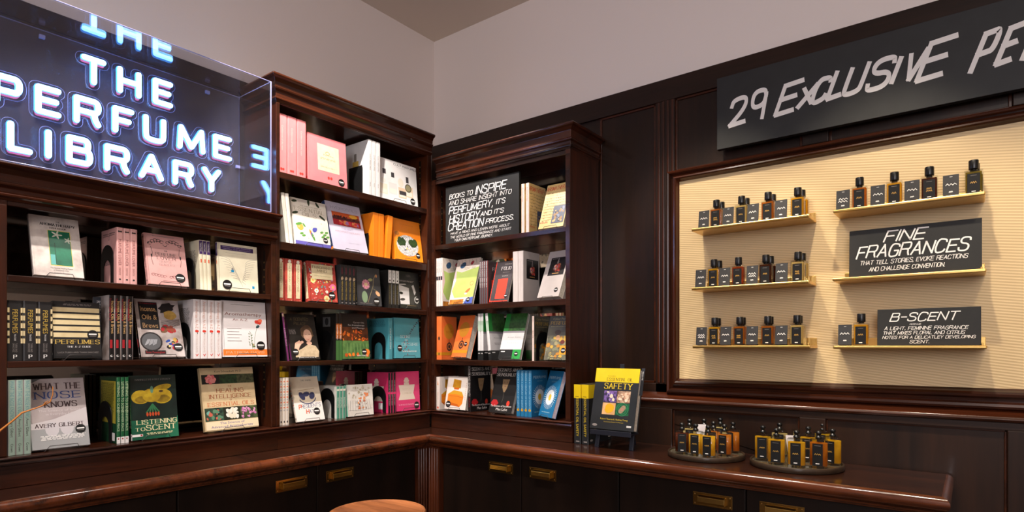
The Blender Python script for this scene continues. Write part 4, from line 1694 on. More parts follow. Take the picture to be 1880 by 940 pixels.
@kind('oils', .176, .21, .016, paper((234, 226, 212), (226, 216, 200), 20), paper((238, 233, 222), (230, 224, 212), 30))
def _(F, S, K):
    grn, org, blu = c_(94, 150, 66), c_(236, 170, 76), c_(84, 88, 176)
    F.rect(0, 0, 1, .075, c_(98, 90, 168))
    F.serif('THE COMPLETE GUIDE TO', .55, .84, .022, c_(140, 126, 96), .6)
    F.serif('ESSENTIAL', .5, .735, .075, c_(150, 136, 108), .84, thick=.14)
    F.serif('OILS', .48, .635, .07, c_(150, 136, 108), .40, thick=.14)
    for a, b in ((.1, .93), (.5, .95), (.75, .93), (.1, .68), (.85, .66)):
        F.ell(a, b, .09, .035, c_(52, 62, 40), 8, a * 3, .2)
    F.ell(.18, .38, .09, .09, org, 12)
    F.ell(.15, .44, .10, .035, grn, 8, .3)
    F.ell(.29, .43, .06, .025, grn, 8, -.9)
    for k in range(4):
        F.ell(.46 + .02 * k, .28 - .03 * k, .03, .10, (org, c_(226, 120, 60), blu, grn)[k], 8, .3)
    F.ell(.58, .36, .09, .06, blu, 8, .7, .2)
    for a, b in ((.78, .33), (.92, .34), (.80, .23), (.94, .24), (.86, .28), (.25, .2), (.2, .24)):
        F.ell(a, b, .055, .028, grn, 8, .3)
    F.blobs(.1, .1, .95, .55, 14, [c_(170, 186, 140), c_(210, 200, 160)], .008, .018)
    S.rect(.3, .2, .7, .9, c_(228, 220, 204))
    return (.86, .16, .07)


@kind('hydro', .196, .238, .024, paper((214, 208, 224), (204, 197, 216), 14), paper((44, 66, 108), (30, 46, 84), 40))
def _(F, S, K):
    F.serif('HYDROSOLS', .52, .86, .05, c_(140, 136, 150), .76, thick=.12)
    F.rect(.14, .52, .93, .80, c_(176, 36, 44))
    F.rect(.14, .68, .93, .80, c_(206, 90, 44))
    F.rect(.14, .64, .93, .70, c_(84, 34, 34))
    F.blobs(.15, .66, .92, .74, 30, [c_(60, 26, 26), c_(110, 46, 30)], .015, .04)
    F.ell(.75, .75, .12, .05, c_(236, 176, 60))
    F.blobs(.3, .53, .9, .64, 18, [c_(226, 84, 62), c_(236, 150, 90), c_(176, 120, 170), c_(226, 60, 70)], .03, .07)
    F.text('THE NEXT', .5, .44, .035, c_(170, 164, 186), .34)
    F.text('AROMATHERAPY', .5, .37, .04, c_(206, 180, 190), .72)
    F.text('Suzanne Catty', .62, .16, .02, c_(180, 176, 190), .3)
    S.text('HYDROSOLS THE NEXT AROMATHERAPY', .5, .5, .03, WHITE, None, 'c', -math.pi / 2)
    S.rect(.0, .0, 1, .05, c_(236, 140, 50))


@kind('orange', .185, .213, .033, paper((250, 142, 30), (246, 134, 24), 14))
def _(F, S, K):
    F.text('ESSENCE', .5, .86, .03, c_(220, 120, 40), .5)
    F.ell(.12, .63, .08, .06, c_(180, 110, 40), 10)
    F.ell(.47, .36, .40, .30, paper((226, 222, 220), (150, 150, 150), 120), 22)
    for a in (.26, .68):
        F.blobs(a - .18, .33, a + .18, .56, 22, [paper((54, 78, 34), (28, 44, 22), 90)], .04, .09)
    F.blobs(.2, .22, .7, .36, 10, [c_(70, 66, 66), c_(236, 196, 110)], .012, .03)
    F.rect(.3, .115, .75, .12, c_(220, 120, 40))
    K.rect(.15, .68, .32, .84, c_(84, 90, 60))
    K.rect(.12, .55, .2, .62, c_(214, 190, 160))
    for q in (.35, .65):
        S.rect(q, .05, q + .03, .95, c_(232, 122, 26))
    return (.82, .15, .08)


def floral(A, a0, b0, a1, b1, n):
    cs = [c_(226, 130, 120), c_(236, 196, 120), c_(96, 140, 140), c_(206, 70, 80), c_(230, 220, 190), c_(120, 146, 90), c_(190, 110, 150), c_(238, 160, 90)]
    A.blobs(a0, b0, a1, b1, n, cs, .012, .04)


FLOR = paper((190, 74, 60), (160, 56, 50), 40)


@kind('fragrant', .142, .178, .038, FLOR)
def _(F, S, K):
    floral(F, 0, 0, 1, 1, 130)
    for a, b, r, m in ((.86, .38, .11, c_(226, 110, 150)), (.15, .52, .09, c_(232, 216, 140)), (.6, .08, .10, c_(236, 206, 150)), (.25, .26, .07, c_(236, 226, 214)), (.62, .25, .05, c_(240, 232, 220))):
        F.ell(a, b, r, r, m, 14, 0, .12)
        F.ell(a, b, r * .4, r * .4, c_(236, 170, 90), 8)
    F.rect(.12, .56, .88, .93, paper((232, 216, 176), (222, 204, 160), 40))
    F.serif('FRAGRANT', .5, .83, .055, c_(110, 84, 44), .66)
    F.serif('MIND', .5, .745, .055, c_(110, 84, 44), .34)
    F.text('Valerie Ann Worwood', .5, .63, .028, c_(150, 150, 110), .6)
    floral(S, 0, 0, 1, 1, 60)
    S.rect(.24, .07, .76, .90, paper((230, 216, 180), (220, 204, 164), 60))
    S.text('THE FRAGRANT MIND', .5, .55, .045, c_(140, 110, 70), None, 'c', -math.pi / 2)
    S.ell(.5, .94, .2, .2, c_(236, 226, 206), 10)
    return (.80, .165, .125)


@kind('nightflower', .142, .184, .0195, paper((66, 66, 68), (56, 56, 58), 20), c_(30, 30, 30))
def _(F, S, K):
    pk = c_(214, 150, 160)
    F.line([(.42, .08), (.55, .30), (.68, .52), (.72, .70), (.80, .82)], .02, c_(150, 136, 100))
    F.line([(.68, .45), (.84, .40)], .014, c_(150, 136, 100))
    for k in range(12):
        F.ell(.38 + .10 * math.cos(k * .524), .55 + .08 * math.sin(k * .524), .07, .045, pk if k % 2 else c_(196, 120, 140), 8, k * .524)
    F.ell(.38, .55, .07, .06, c_(226, 196, 150), 10)
    F.ell(.30, .22, .12, .20, c_(136, 160, 124), 12)
    F.ell(.86, .33, .11, .07, c_(226, 176, 130), 10, -.7)
    F.ell(.58, .68, .10, .05, c_(150, 150, 100), 10, .2)
    F.ell(.84, .80, .04, .06, c_(190, 130, 80), 8)
    F.rect(.1, .05, .6, .06, GREYINK)
    S.text('GARDEN', .45, .85, .03, c_(160, 50, 76), None, 'c', -math.pi / 2)
    S.ell(.5, .66, .3, .45, c_(176, 150, 120), 8, 0, .3)
    S.text('PERFUMED PAGES', .5, .36, .042, c_(176, 150, 80), None, 'c', -math.pi / 2)
    S.rect(.3, .04, .7, .07, GREYINK)
    return (.78, .12, .13)


@kind('noir', .14, .19, .0215, c_(26, 25, 25), c_(30, 28, 26))
def _(F, S, K):
    F.poly([(0, .10), (.44, .10), (.48, .62), (.30, .66), (0, .64)], c_(212, 208, 206))
    F.poly([(.0, .62), (.6, .66), (.72, .40), (.66, .1), (.46, .1), (.48, .55)], c_(54, 52, 52))
    F.ell(.08, .40, .09, .05, BLACK, 10)
    F.ell(.12, .23, .12, .05, c_(60, 54, 54), 12, .1)
    F.poly([(.62, .62), (.72, .66), (.80, .45), (.72, .36)], c_(196, 192, 190))
    F.ell(.80, .24, .11, .13, c_(206, 204, 200), 14)
    F.ell(.80, .24, .08, .10, c_(40, 40, 40), 14)
    F.serif('NOIR', .5, .86, .06, c_(96, 90, 86), .2)
    F.greek(.05, .75, .74, .014, GREYINK, 2)
    F.rect(.3, .065, .75, .08, c_(110, 90, 60))
    S.rect(.03, .66, .97, .99, c_(236, 234, 230))
    S.text('NOIR', .5, .86, .04, INK, None, 'c', -math.pi / 2)
    S.ell(.5, .72, .18, .22, BLACK, 8)
    S.text('PERFUME LEGENDS', .5, .36, .04, c_(120, 104, 66), None, 'c', -math.pi / 2)
    K.greek(.2, .8, .55, .012, GREYINK, 8)
    return (.82, .26, .09)


@kind('lady', .141, .203, .0095, paper((44, 40, 36), (28, 25, 23), 16), c_(120, 48, 104))
def _(F, S, K):
    skin, hair, dress = paper((228, 186, 160), (212, 164, 138), 50), paper((120, 92, 66), (84, 62, 46), 50), paper((206, 186, 152), (184, 162, 130), 60)
    F.poly([(.15, .05), (.95, .05), (1, .18), (.90, .30), (.66, .34), (.42, .24), (.2, .18)], dress)
    F.poly([(.12, .15), (.2, .36), (.36, .42), (.44, .36), (.34, .28), (.24, .14)], skin)
    F.ell(.66, .60, .22, .24, hair, 16, 0, .08)
    F.ell(.67, .53, .145, .20, skin, 16)
    F.ell(.69, .36, .10, .06, skin, 10)
    for q in (.62, .73):
        F.ell(q, .555, .018, .010, c_(70, 50, 44), 8)
    F.ell(.68, .445, .035, .012, c_(186, 90, 84), 8)
    F.line([(.68, .54), (.69, .49)], .010, c_(196, 146, 120))
    F.ell(.44, .38, .06, .045, skin, 10, .4)
    F.hand('A Scented', .45, .86, .06, c_(120, 104, 70), .62, pen=.09)
    F.hand('Palace', .45, .76, .06, c_(120, 104, 70), .40, pen=.09)
    F.greek(.05, .28, .64, .010, GREYINK, 6)
    F.text('ELISABETH DE FEYDEAU', .56, .035, .025, WHITE, .6)
    S.text('A SCENTED PALACE', .5, .5, .03, c_(206, 160, 190), None, 'c', -math.pi / 2)
    S.rect(.1, .92, .9, .98, c_(226, 196, 170))
    return (.17, .165, .105)


@kind('carrier', .152, .212, .0155, c_(30, 24, 20), c_(32, 26, 20), c_(26, 24, 22))
def _(F, S, K):
    F.rect(0, 0, 1, .40, paper((96, 132, 70), (62, 96, 50), 30))
    F.rect(0, .40, 1, .70, paper((110, 56, 20), (40, 24, 16), 30))
    org = [c_(232, 122, 36), c_(214, 96, 30), c_(190, 80, 26)]
    F.blobs(0, .38, 1, .66, 26, org, .03, .07, .6)
    for k in range(14):
        F.line([(.1 + k * .065, .06), (.13 + k * .06, .34)], .01, c_(126, 160, 96) if k % 2 else c_(60, 96, 50))
    F.blobs(.0, .04, 1, .14, 5, org, .05, .08)
    F.ell(.9, .15, .12, .10, org[0], 10)
    for i, t in enumerate(('Carrier Oils', 'For Aromatherapy', 'and Massage')):
        F.text(t, .88, .79 - i * .06, .034, c_(206, 200, 196), (.42, .62, .48)[i], 'r')
    F.text('LEN PRICE', .72, .06, .026, WHITE, .4)
    S.rect(0, .0, 1, .42, c_(70, 116, 60))
    S.rect(0, .46, 1, .78, paper((220, 120, 40), (150, 74, 24), 60))
    S.text('CARRIER OILS', .5, .6, .035, WHITE, None, 'c', -math.pi / 2)
    K.rect(.35, .72, .72, .93, c_(96, 96, 94))
    K.ell(.54, .83, .09, .12, c_(40, 40, 40), 10)
    K.greek(.3, .7, .6, .012, c_(120, 90, 50), 4)
    return (.80, .155, .095)


@kind('teal', .168, .203, .027, paper((84, 168, 180), (76, 158, 170), 12), paper((80, 160, 172), (72, 150, 162), 20))
def _(F, S, K):
    wh, rd = c_(214, 230, 226), c_(150, 46, 50)
    F.serif('SCENT', .42, .50, .065, wh, .40, thick=.12)
    F.serif('AND', .45, .435, .03, wh, .12)
    F.serif('DESIRE', .60, .31, .065, wh, .66, thick=.12)
    F.greek(.25, .85, .17, .012, wh, 2)
    for k in range(13):
        F.ell(.62 + .035 * k, .62 + .03 * k + .02 * (k % 3), .025, .018, c_(60, 36, 40), 6, k)
    for k, (a, b) in enumerate(((.42, .52), (.48, .42), (.36, .40), (.50, .36), (.44, .28), (.38, .24), (.52, .20), (.32, .18), (.47, .09))):
        F.ell(a, b, .022, .018, rd, 7, k)
    S.text('SCENT AND DESIRE', .5, .5, .04, wh, None, 'c', -math.pi / 2)
    K.greek(.1, .9, .95, .010, c_(50, 110, 120), 10)
    K.rect(.1, .05, .22, .12, WHITE)
    return (.17, .25, .095)


@kind('hat', .137, .197, .0135, paper((226, 212, 188), (214, 198, 172), 20), paper((236, 226, 214), (228, 216, 202), 30))
def _(F, S, K):
    ink = c_(58, 60, 92)
    F.rect(0, 0, 1, .42, c_(236, 228, 220))
    F.serif('THE PARIS', .55, .90, .03, INK, .38)
    F.line([(.2, .68), (.45, .70), (.8, .72)], .014, c_(160, 130, 90))
    F.ell(.5, .54, .30, .20, c_(206, 190, 166), 18)
    F.ell(.32, .56, .09, .15, ink, 10, .5)
    F.ell(.68, .56, .10, .13, ink, 10, -.5)
    F.ell(.48, .60, .13, .08, ink, 10, .2)
    F.ring(.5, .53, .30, .21, ink, .03, 200, 350)
    F.hand("President's", .54, .285, .075, c_(74, 74, 110), .78, pen=.12, slant=.1, rise=.04)
    F.hand('Hat', .52, .165, .075, c_(74, 74, 110), .26, pen=.12, slant=.1, rise=.04)
    F.hand('P', .19, .275, .09, c_(226, 106, 66), .09, pen=.2, slant=.1)
    F.hand('H', .42, .16, .09, c_(226, 106, 66), .09, pen=.2, slant=.1)
    for k in range(12):
        S.rect(.2, .30 + k * .055, .8, .33 + k * .055, c_(226, 140, 110) if k % 2 else c_(190, 184, 180))
    S.rect(.3, .05, .7, .09, INK)
    return (.75, .20, .115)


@kind('sketch', .149, .146, .0165, paper((228, 222, 212), (216, 208, 196), 30), paper((90, 158, 134), (80, 146, 122), 30), paper((232, 228, 218), (220, 214, 204), 30))
def _(F, S, K):
    F.hand('Fragrant Sketches', .5, .78, .05, c_(150, 136, 116), .7, pen=.1)
    F.blobs(.05, .55, .95, .98, 24, [c_(196, 186, 166), c_(176, 164, 140)], .02, .06)
    F.blobs(.3, .2, .75, .6, 26, [c_(226, 150, 90), c_(214, 110, 70), c_(196, 190, 180), c_(120, 84, 60)], .02, .05)
    F.blobs(.6, .55, .9, .75, 8, [c_(236, 140, 90)], .02, .05)
    for k in range(9):
        F.line([(.1 + k * .1, .18), (.12 + k * .09, .5)], .008, GREYINK)
    F.line([(.05, .2), (.5, .17), (.95, .22)], .006, GREYINK)
    S.rect(.1, .86, .9, .92, c_(226, 220, 200))
    S.text('SKETCHES', .5, .5, .05, c_(214, 226, 210), None, 'c', -math.pi / 2)


@kind('muse', .16, .198, .0155, paper((228, 66, 122), (220, 58, 114), 14), c_(36, 28, 30), paper((214, 52, 104), (204, 46, 96), 14))
def _(F, S, K):
    for A in (F, K):
        cr = c_(230, 214, 196)
        A.poly([(.10, .28), (.80, .28), (.73, .44), (.80, .66), (.12, .66), (.18, .44)], cr)
        A.rect(.34, .66, .56, .72, cr)
        A.ell(.45, .76, .12, .05, cr, 14)
        A.ell(.45, .80, .085, .06, cr, 14)
    F.serif('COCO', .47, .54, .035, c_(206, 190, 160), .36)
    F.serif('LE MUSE'.replace(' ', ''), .47, .43, .035, c_(190, 172, 140), .40)
    F.greek(.1, .8, .16, .012, c_(246, 150, 180), 2)
    S.text('PERFUME THE ALCHEMY OF SCENT', .5, .5, .028, c_(190, 176, 170), None, 'c', -math.pi / 2)
    S.rect(0, .47, 1, .52, c_(220, 60, 110))
    K.rect(.55, .08, .85, .24, WHITE)
    return (.85, .12, .11)


@kind('script', .136, .232, .019, paper((226, 196, 134), (208, 176, 112), 24), paper((238, 214, 206), (228, 202, 194), 40))
def _(F, S, K):
    rd, br = c_(196, 66, 46), c_(120, 96, 52)
    F.hand('Aromatherapy', .48, .86, .085, rd, .92, pen=.11)
    for k in range(11):
        F.line([(.05 + .01 * (k % 3), .80 - k * .062), (.35, .805 - k * .062), (.6, .795 - k * .062), (.95, .802 - k * .062)], .008, br)
        F.blobs(.08, .77 - k * .062, .95, .80 - k * .062, 9, [br], .008, .018)
    F.rect(.48, .09, .96, .48, c_(70, 76, 96))
    F.blobs(.5, .1, .95, .47, 22, [c_(40, 40, 50), c_(150, 110, 60), c_(120, 126, 150), c_(190, 160, 100)], .03, .08)
    F.text('MAN', .18, .115, .035, rd, .3)
    S.text('Aromatherapy', .5, .78, .035, c_(226, 140, 120), None, 'c', -math.pi / 2)
    return (.80, .16, .08)


@kind('garden', .16, .25, .0145, paper((226, 214, 204), (212, 198, 188), 14), paper((228, 218, 212), (220, 208, 202), 30))
def _(F, S, K):
    gr = paper((176, 196, 108), (164, 184, 98), 12)
    F.poly([(.02, .30), (.10, .52), (.06, .74), (.3, .70), (.7, .76), (1, .80), (1, .14), (.2, .14)], gr)
    F.poly([(.0, .12), (.03, .30), (.12, .52), (.06, .74), (.0, .70)], c_(222, 186, 196))
    F.ell(.30, .86, .13, .10, c_(36, 76, 110), 12, .6)
    F.ell(.68, .90, .08, .06, c_(160, 40, 60), 10, .8)
    for k in range(7):
        F.line([(.05 + k * .15, .98), (.12 + k * .15, .88)], .01, GREYINK)
    F.hand('Scent Trail', .62, .76, .05, c_(140, 146, 110), .5, pen=.1)
    F.ell(.72, .28, .13, .05, c_(226, 110, 60), 10, .7)
    F.ell(.66, .22, .06, .035, c_(236, 226, 210), 8)
    F.ring(.83, .44, .07, .07, c_(206, 90, 80), .016)
    F.rect(.03, .0, .62, .10, paper((206, 130, 50), (150, 90, 36), 50))
    F.line([(.03 + k * .02, .105 + .008 * (k % 2)) for k in range(30)], .014, c_(236, 226, 206))
    F.poly([(.64, 0), (1, 0), (1, .14), (.74, .12)], c_(70, 90, 170))
    S.rect(.1, .54, .9, .62, c_(40, 40, 46))
    S.text('SCENT TRAIL', .5, .82, .03, GREYINK, None, 'c', -math.pi / 2)
    return (.82, .085, .075)


@kind('folio', .112, .213, .0125, paper((70, 64, 66), (60, 55, 57), 20), paper((88, 80, 84), (78, 71, 75), 30))
def _(F, S, K):
    rd = c_(226, 62, 44)
    F.rect(0, 0, .035, 1, rd)
    F.rect(0, 0, 1, .025, rd)
    F.rect(.28, .07, .82, .56, rd)
    F.serif('FOLIO', .62, .78, .075, c_(226, 220, 216), .52, thick=.16)
    F.greek(.45, .85, .71, .012, GREYINK, 1)
    F.greek(.45, .8, .63, .010, GREYINK, 2)
    F.greek(.5, .9, .92, .012, GREYINK, 2)
    S.text('FOLIO Columns 2003-2014', .5, .68, .05, c_(216, 208, 206), None, 'c', -math.pi / 2)
    return (.86, .13, .085)


@kind('greybook', .132, .238, .030, paper((198, 188, 182), (190, 180, 174), 14), paper((206, 196, 190), (198, 188, 182), 20))
def _(F, S, K):
    F.rect(.20, .46, .93, .85, c_(28, 26, 28))
    F.ell(.56, .62, .19, .15, c_(84, 46, 40), 16)
    F.blobs(.40, .53, .74, .72, 26, [c_(190, 70, 60), c_(226, 170, 150), c_(150, 110, 80), c_(120, 130, 160)], .03, .06)
    F.rect(.51, .71, .59, .77, c_(120, 110, 106))
    F.line([(.55, .77), (.56, .83)], .02, c_(196, 186, 186))
    F.rect(.4, .495, .7, .51, c_(190, 140, 80))
    F.greek(.24, .6, .815, .012, GREYINK, 1)
    S.rect(.45, .2, .53, .8, c_(190, 178, 172))
    return (.80, .14, .085)


@kind('amulet', .114, .225, .036, paper((240, 122, 60), (234, 112, 50), 14))
def _(F, S, K):
    F.ell(.48, .66, .33, .36, c_(206, 136, 40), 20)
    F.serif('SCENT', .5, .62, .04, c_(180, 104, 30), .4)
    F.ell(.50, .30, .17, .20, c_(66, 44, 36), 18)
    F.ell(.50, .30, .11, .13, c_(190, 104, 50), 14)
    F.ell(.50, .30, .07, .085, c_(66, 44, 36), 14)
    F.line([(.5, .39), (.5, .46)], .03, c_(66, 44, 36))
    F.rect(0, .10, 1, .17, c_(206, 140, 30))
    S.rect(0, .10, 1, .17, c_(206, 140, 30))
    S.ell(.5, .49, .2, .28, c_(80, 50, 36), 10)
    S.rect(.42, .1, .58, .16, INK)
    return (.80, .31, .10)


@kind('greenlab', .13, .231, .017, paper((232, 228, 226), (222, 218, 216), 30), paper((228, 226, 224), (218, 216, 214), 30))
def _(F, S, K):
    F.rect(0, 0, 1, .205, c_(30, 30, 30))
    F.rect(.62, .0, 1, .205, c_(44, 150, 66))
    F.rect(0, .60, 1, 1, paper((58, 104, 46), (36, 72, 34), 80))
    F.rect(.0, .58, .22, 1, c_(34, 128, 50))
    F.rect(0, .57, 1, .61, c_(146, 140, 146))
    F.text('Aromatic Science', .56, .46, .028, c_(150, 146, 146), .6)
    F.greek(.25, .9, .36, .010, c_(196, 190, 190), 3)
    F.rect(.08, .15, .26, .17, WHITE)
    S.rect(0, .0, 1, .205, c_(30, 30, 30))
    S.rect(0, .62, 1, .84, c_(176, 196, 176))
    for q in (.28, .66):
        S.ell(q, .145, .12, .16, WHITE, 8)
    return (.80, .11, .085)


@kind('golden', .126, .208, .0135, paper((120, 116, 96), (84, 82, 66), 24), paper((230, 208, 196), (222, 198, 186), 30), c_(60, 56, 44))
def _(F, S, K):
    F.rect(0, .55, 1, 1, paper((84, 80, 66), (70, 67, 56), 30))
    F.text('Cyber Perfume', .55, .91, .045, c_(176, 160, 110), .8)
    F.serif('PERFUME', .52, .80, .07, c_(190, 156, 70), .86)
    F.greek(.1, .9, .75, .012, c_(150, 140, 100), 1)
    F.blobs(0, 0, 1, .55, 44, [c_(206, 166, 70), c_(160, 150, 110), c_(190, 130, 50), c_(130, 130, 100)], .04, .10)
    F.ell(.45, .62, .14, .10, c_(60, 44, 36), 10)
    F.ell(.48, .5, .10, .10, c_(196, 150, 110), 10)
    F.ell(.70, .40, .1, .08, c_(110, 50, 40), 10)
    F.rect(.62, .12, .95, .32, c_(236, 160, 46))
    S.text('PERFUME', .5, .6, .03, c_(150, 100, 80), None, 'c', -math.pi / 2)
    return (.78, .21, .10)


@kind('amber', .146, .17, .0225, paper((236, 226, 216), (226, 214, 204), 20))
def _(F, S, K):
    a1, a2, a3 = c_(230, 130, 30), c_(200, 96, 20), c_(214, 156, 40)
    F.poly([(.28, .66), (.66, .64), (.66, .88), (.30, .92)], paper((206, 150, 36), (176, 116, 24), 30))
    F.poly([(.36, .60), (.58, .60), (.60, .66), (.34, .66)], a2)
    F.poly([(.10, .46), (.36, .58), (.74, .54), (.84, .40), (.82, .18), (.70, .08), (.26, .12), (.10, .22)], a1)
    F.poly([(.10, .46), (.36, .58), (.74, .54), (.84, .40), (.5, .46)], a3)
    F.poly([(.10, .22), (.26, .12), (.70, .08), (.60, .16), (.3, .2)], a2)
    F.line([(.14, .40), (.5, .40), (.80, .36)], .016, a2)
    for k in range(9):
        F.rect(.90, .30 + k * .06, .93, .34 + k * .06, c_(206, 180, 166))
    S.poly([(.35, .75), (.65, .75), (.5, .90)], c_(226, 140, 60))
    S.text('PERFUME', .5, .42, .04, c_(214, 160, 120), None, 'c', -math.pi / 2)
    S.rect(.25, .03, .75, .09, c_(214, 90, 60))
    return (.17, .15, .115)


@kind('sensual', .142, .2315, .0215, c_(26, 24, 24), c_(24, 22, 22))
def _(F, S, K):
    F.serif('SCENTS AND', .52, .895, .065, c_(206, 200, 192), .92, thick=.22)
    F.serif('SENSUALITY', .52, .79, .065, c_(206, 200, 192), .92, thick=.22)
    F.poly([(.36, .72), (.66, .72), (.60, .52), (.54, .44), (.48, .44), (.40, .54)], c_(150, 122, 88))
    for q in (.45, .57):
        F.ell(q, .66, .03, .012, c_(90, 66, 48), 8)
    F.ell(.51, .57, .045, .014, c_(120, 70, 56), 8)
    F.line([(.51, .44), (.52, .30), (.50, .22)], .012, c_(96, 90, 84))
    F.ell(.20, .20, .15, .12, c_(176, 36, 40), 12, 0, .12)
    F.ell(.78, .20, .07, .10, c_(206, 60, 44), 10)
    F.text('The Essence of Excellence', .5, .12, .04, c_(226, 216, 210), .9)
    F.text('Max Lake', .55, .045, .055, c_(226, 216, 210), .5)
    S.text('SCENTS AND SENSUALITY', .5, .66, .06, c_(200, 194, 186), None, 'c', -math.pi / 2)
    S.text('MAX LAKE', .5, .2, .03, c_(150, 40, 40), None, 'c', -math.pi / 2)
    return None


@kind('daisy', .132, .216, .0205, paper((32, 112, 158), (26, 102, 148), 10), paper((36, 122, 168), (30, 112, 158), 20), pages=paper((206, 194, 204), (190, 176, 188), 150, .6))
def _(F, S, K):
    wh = c_(226, 230, 232)
    F.text('PERFUME', .5, .82, .06, c_(166, 196, 206), .8)
    F.text('LIZZIE OSTROM', .5, .755, .022, c_(130, 170, 190), .34)
    for k in range(30):
        t = k * math.pi / 15
        F.line([(.5 + .26 * math.cos(t), .42 + .26 * math.sin(t) * .611), (.5 + .42 * math.cos(t), .42 + .42 * math.sin(t) * .611)], .014, wh)
    F.ell(.5, .42, .27, .27, wh, 22)
    F.ell(.5, .42, .10, .12, c_(226, 186, 60), 12)
    F.greek(.15, .8, .09, .014, c_(150, 186, 200), 1)
    S.text('PERFUME A CENTURY OF SCENTS', .5, .58, .040, c_(160, 200, 220), None, 'c', -math.pi / 2)
    S.ell(.5, .14, .33, .33, c_(236, 180, 40), 12)
    S.rect(.42, .115, .58, .165, c_(120, 70, 20))


@kind('safety', .205, .255, .034, paper((40, 42, 44), (34, 36, 38), 14), None, None, True)
def _(F, S, K):
    ye = paper((238, 206, 26), (230, 196, 20), 14)
    F.rect(0, .77, 1, 1, ye)
    F.serif('ESSENTIAL OIL', .57, .795, .045, c_(70, 60, 20), .58, thick=.16)
    F.text('Second edition', .38, .865, .014, c_(90, 76, 20), .18)
    F.serif('SAFETY', .55, .665, .085, c_(232, 200, 40), .62, thick=.17)
    F.rect(.25, .44, .545, .63, paper((130, 100, 170), (50, 40, 70), 90))
    F.rect(.555, .44, .85, .63, paper((206, 170, 140), (120, 84, 66), 90))
    F.rect(.25, .24, .545, .43, paper((232, 184, 130), (214, 160, 106), 40))
    F.rect(.555, .24, .85, .43, paper((40, 110, 70), (20, 66, 44), 60))
    F.blobs(.26, .45, .54, .62, 14, [c_(160, 130, 200), c_(226, 216, 190), c_(60, 50, 80)], .02, .05)
    F.blobs(.56, .45, .84, .62, 20, [c_(226, 196, 166), c_(196, 150, 120), c_(240, 216, 190)], .02, .05)
    F.ell(.41, .34, .105, .095, c_(232, 176, 30), 14, .3, .08)
    F.ell(.70, .335, .055, .10, c_(176, 130, 110), 14, -.7)
    for r in (.05, .09, .13):
        F.ring(.70, .335, r, r, c_(60, 150, 96), .008)
    F.text('Robert Tisserand | Rodney Young', .54, .155, .026, c_(220, 190, 60), .62)
    F.text('Foreword by Elizabeth M Williamson', .54, .115, .016, c_(190, 164, 60), .44)
    F.ell(.12, .06, .06, .025, GREYINK, 12)
    F.rect(.84, .055, .94, .085, c_(214, 210, 206))
    S.rect(0, .77, 1, 1, ye)
    S.text('ESSENTIAL OIL SAFETY', .5, .45, .045, c_(220, 188, 40), None, 'c', -math.pi / 2)
    S.rect(.3, .03, .8, .05, GREYINK)
    S.rect(.2, .79, .7, .80, c_(120, 100, 20))
    K.rect(0, .77, 1, 1, ye)


# ------------------------------------------------------------------ things that hold books
def stand(wall, s, d, z, w, h, lean, t, label, yaw=0.0):
    """clear plastic easel: sloping back plate, foot and a small front lip with dark edges"""
    r = thing('book_stand', wall, s, d, z, label, 'book stand', 'clear stands under the face-out books', rz=math.radians(yaw))
    mb = MB()
    a = math.radians(lean)
    hw = min(w * .3, .045)
    y0 = t / math.cos(a) + .004
    H = h * .55
    p = lambda x, k, q: (x, y0 + k * math.sin(a) + q * math.cos(a), .004 + t * math.sin(a) + k * math.cos(a) - q * math.sin(a))
    mb.raw([p(-hw, 0, 0), p(hw, 0, 0), p(hw, H, 0), p(-hw, H, 0), p(-hw, 0, .002), p(hw, 0, .002), p(hw, H, .002), p(-hw, H, .002)],
           [(0, 1, 2, 3), (7, 6, 5, 4), (0, 4, 5, 1), (1, 5, 6, 2), (2, 6, 7, 3), (3, 7, 4, 0)], ACRYLIC)
    mb.build('back_rest', r)
    mb = MB()
    yl = -.004
    mb.tube([(-hw, y0, .0016), (-hw, yl, .0016), (-hw + .012, yl - .0015, .017), (hw - .006, yl - .0015, .017), (hw, yl, .0016), (hw, y0, .0016)], .0011, M((70, 64, 62), .25), 6)
    mb.build('lip', r)


def bookend(wall, s, d, z, w, h, label, arch=True):
    r = thing('bookend', wall, s, d, z, label, 'bookend', 'black metal bookends')
    mb = MB()
    th = .0016
    n = 14
    out, inn = [], []
    if arch:
        rr = w / 2
        iw, ih = w * .29, h * .62
        out = [(0, 0), (0, h - rr * .9)] + [(rr - rr * math.cos(math.pi * i / n), h - rr * .9 + rr * .9 * math.sin(math.pi * i / n)) for i in range(1, n)] + [(w, h - rr * .9), (w, 0)]
        inn = [(rr - iw, 0.004), (rr - iw, ih - iw)] + [(rr - iw * math.cos(math.pi * i / n), ih - iw + iw * math.sin(math.pi * i / n)) for i in range(1, n)] + [(rr + iw, ih - iw), (rr + iw, 0.004)]
        for x in (-th / 2, th / 2):
            for i in range(len(out) - 1):
                mb.face([(x, out[i][0], out[i][1]), (x, out[i + 1][0], out[i + 1][1]), (x, inn[i + 1][0], inn[i + 1][1]), (x, inn[i][0], inn[i][1])], BLACKMETAL)
        for loop in (out, inn):
            for p, q in zip(loop, loop[1:]):
                mb.face([(-th / 2, p[0], p[1]), (th / 2, p[0], p[1]), (th / 2, q[0], q[1]), (-th / 2, q[0], q[1])], BLACKMETAL)
    else:
        mb.box(-th / 2, th / 2, 0, w, 0, h, BLACKMETAL)
    mb.build('upright', r)
    return r


def bookmark(wall, s, d, z, w, h, label, lean=3.0):
    r = thing('bookmark', wall, s, d, z, label, 'bookmark', None, rx=-math.radians(lean))
    mb = MB()
    mb.box(-w / 2, w / 2, 0, .0015, 0.0004, h, c_(64, 68, 76))
    A = Art(mb, w, h, lambda a, b, e: (-w / 2 + a, -e, b))
    A.text('READ ME', .70, .80, .050, WHITE, None, 'c', -math.pi / 2)
    mb.build('card', r, weld=False)


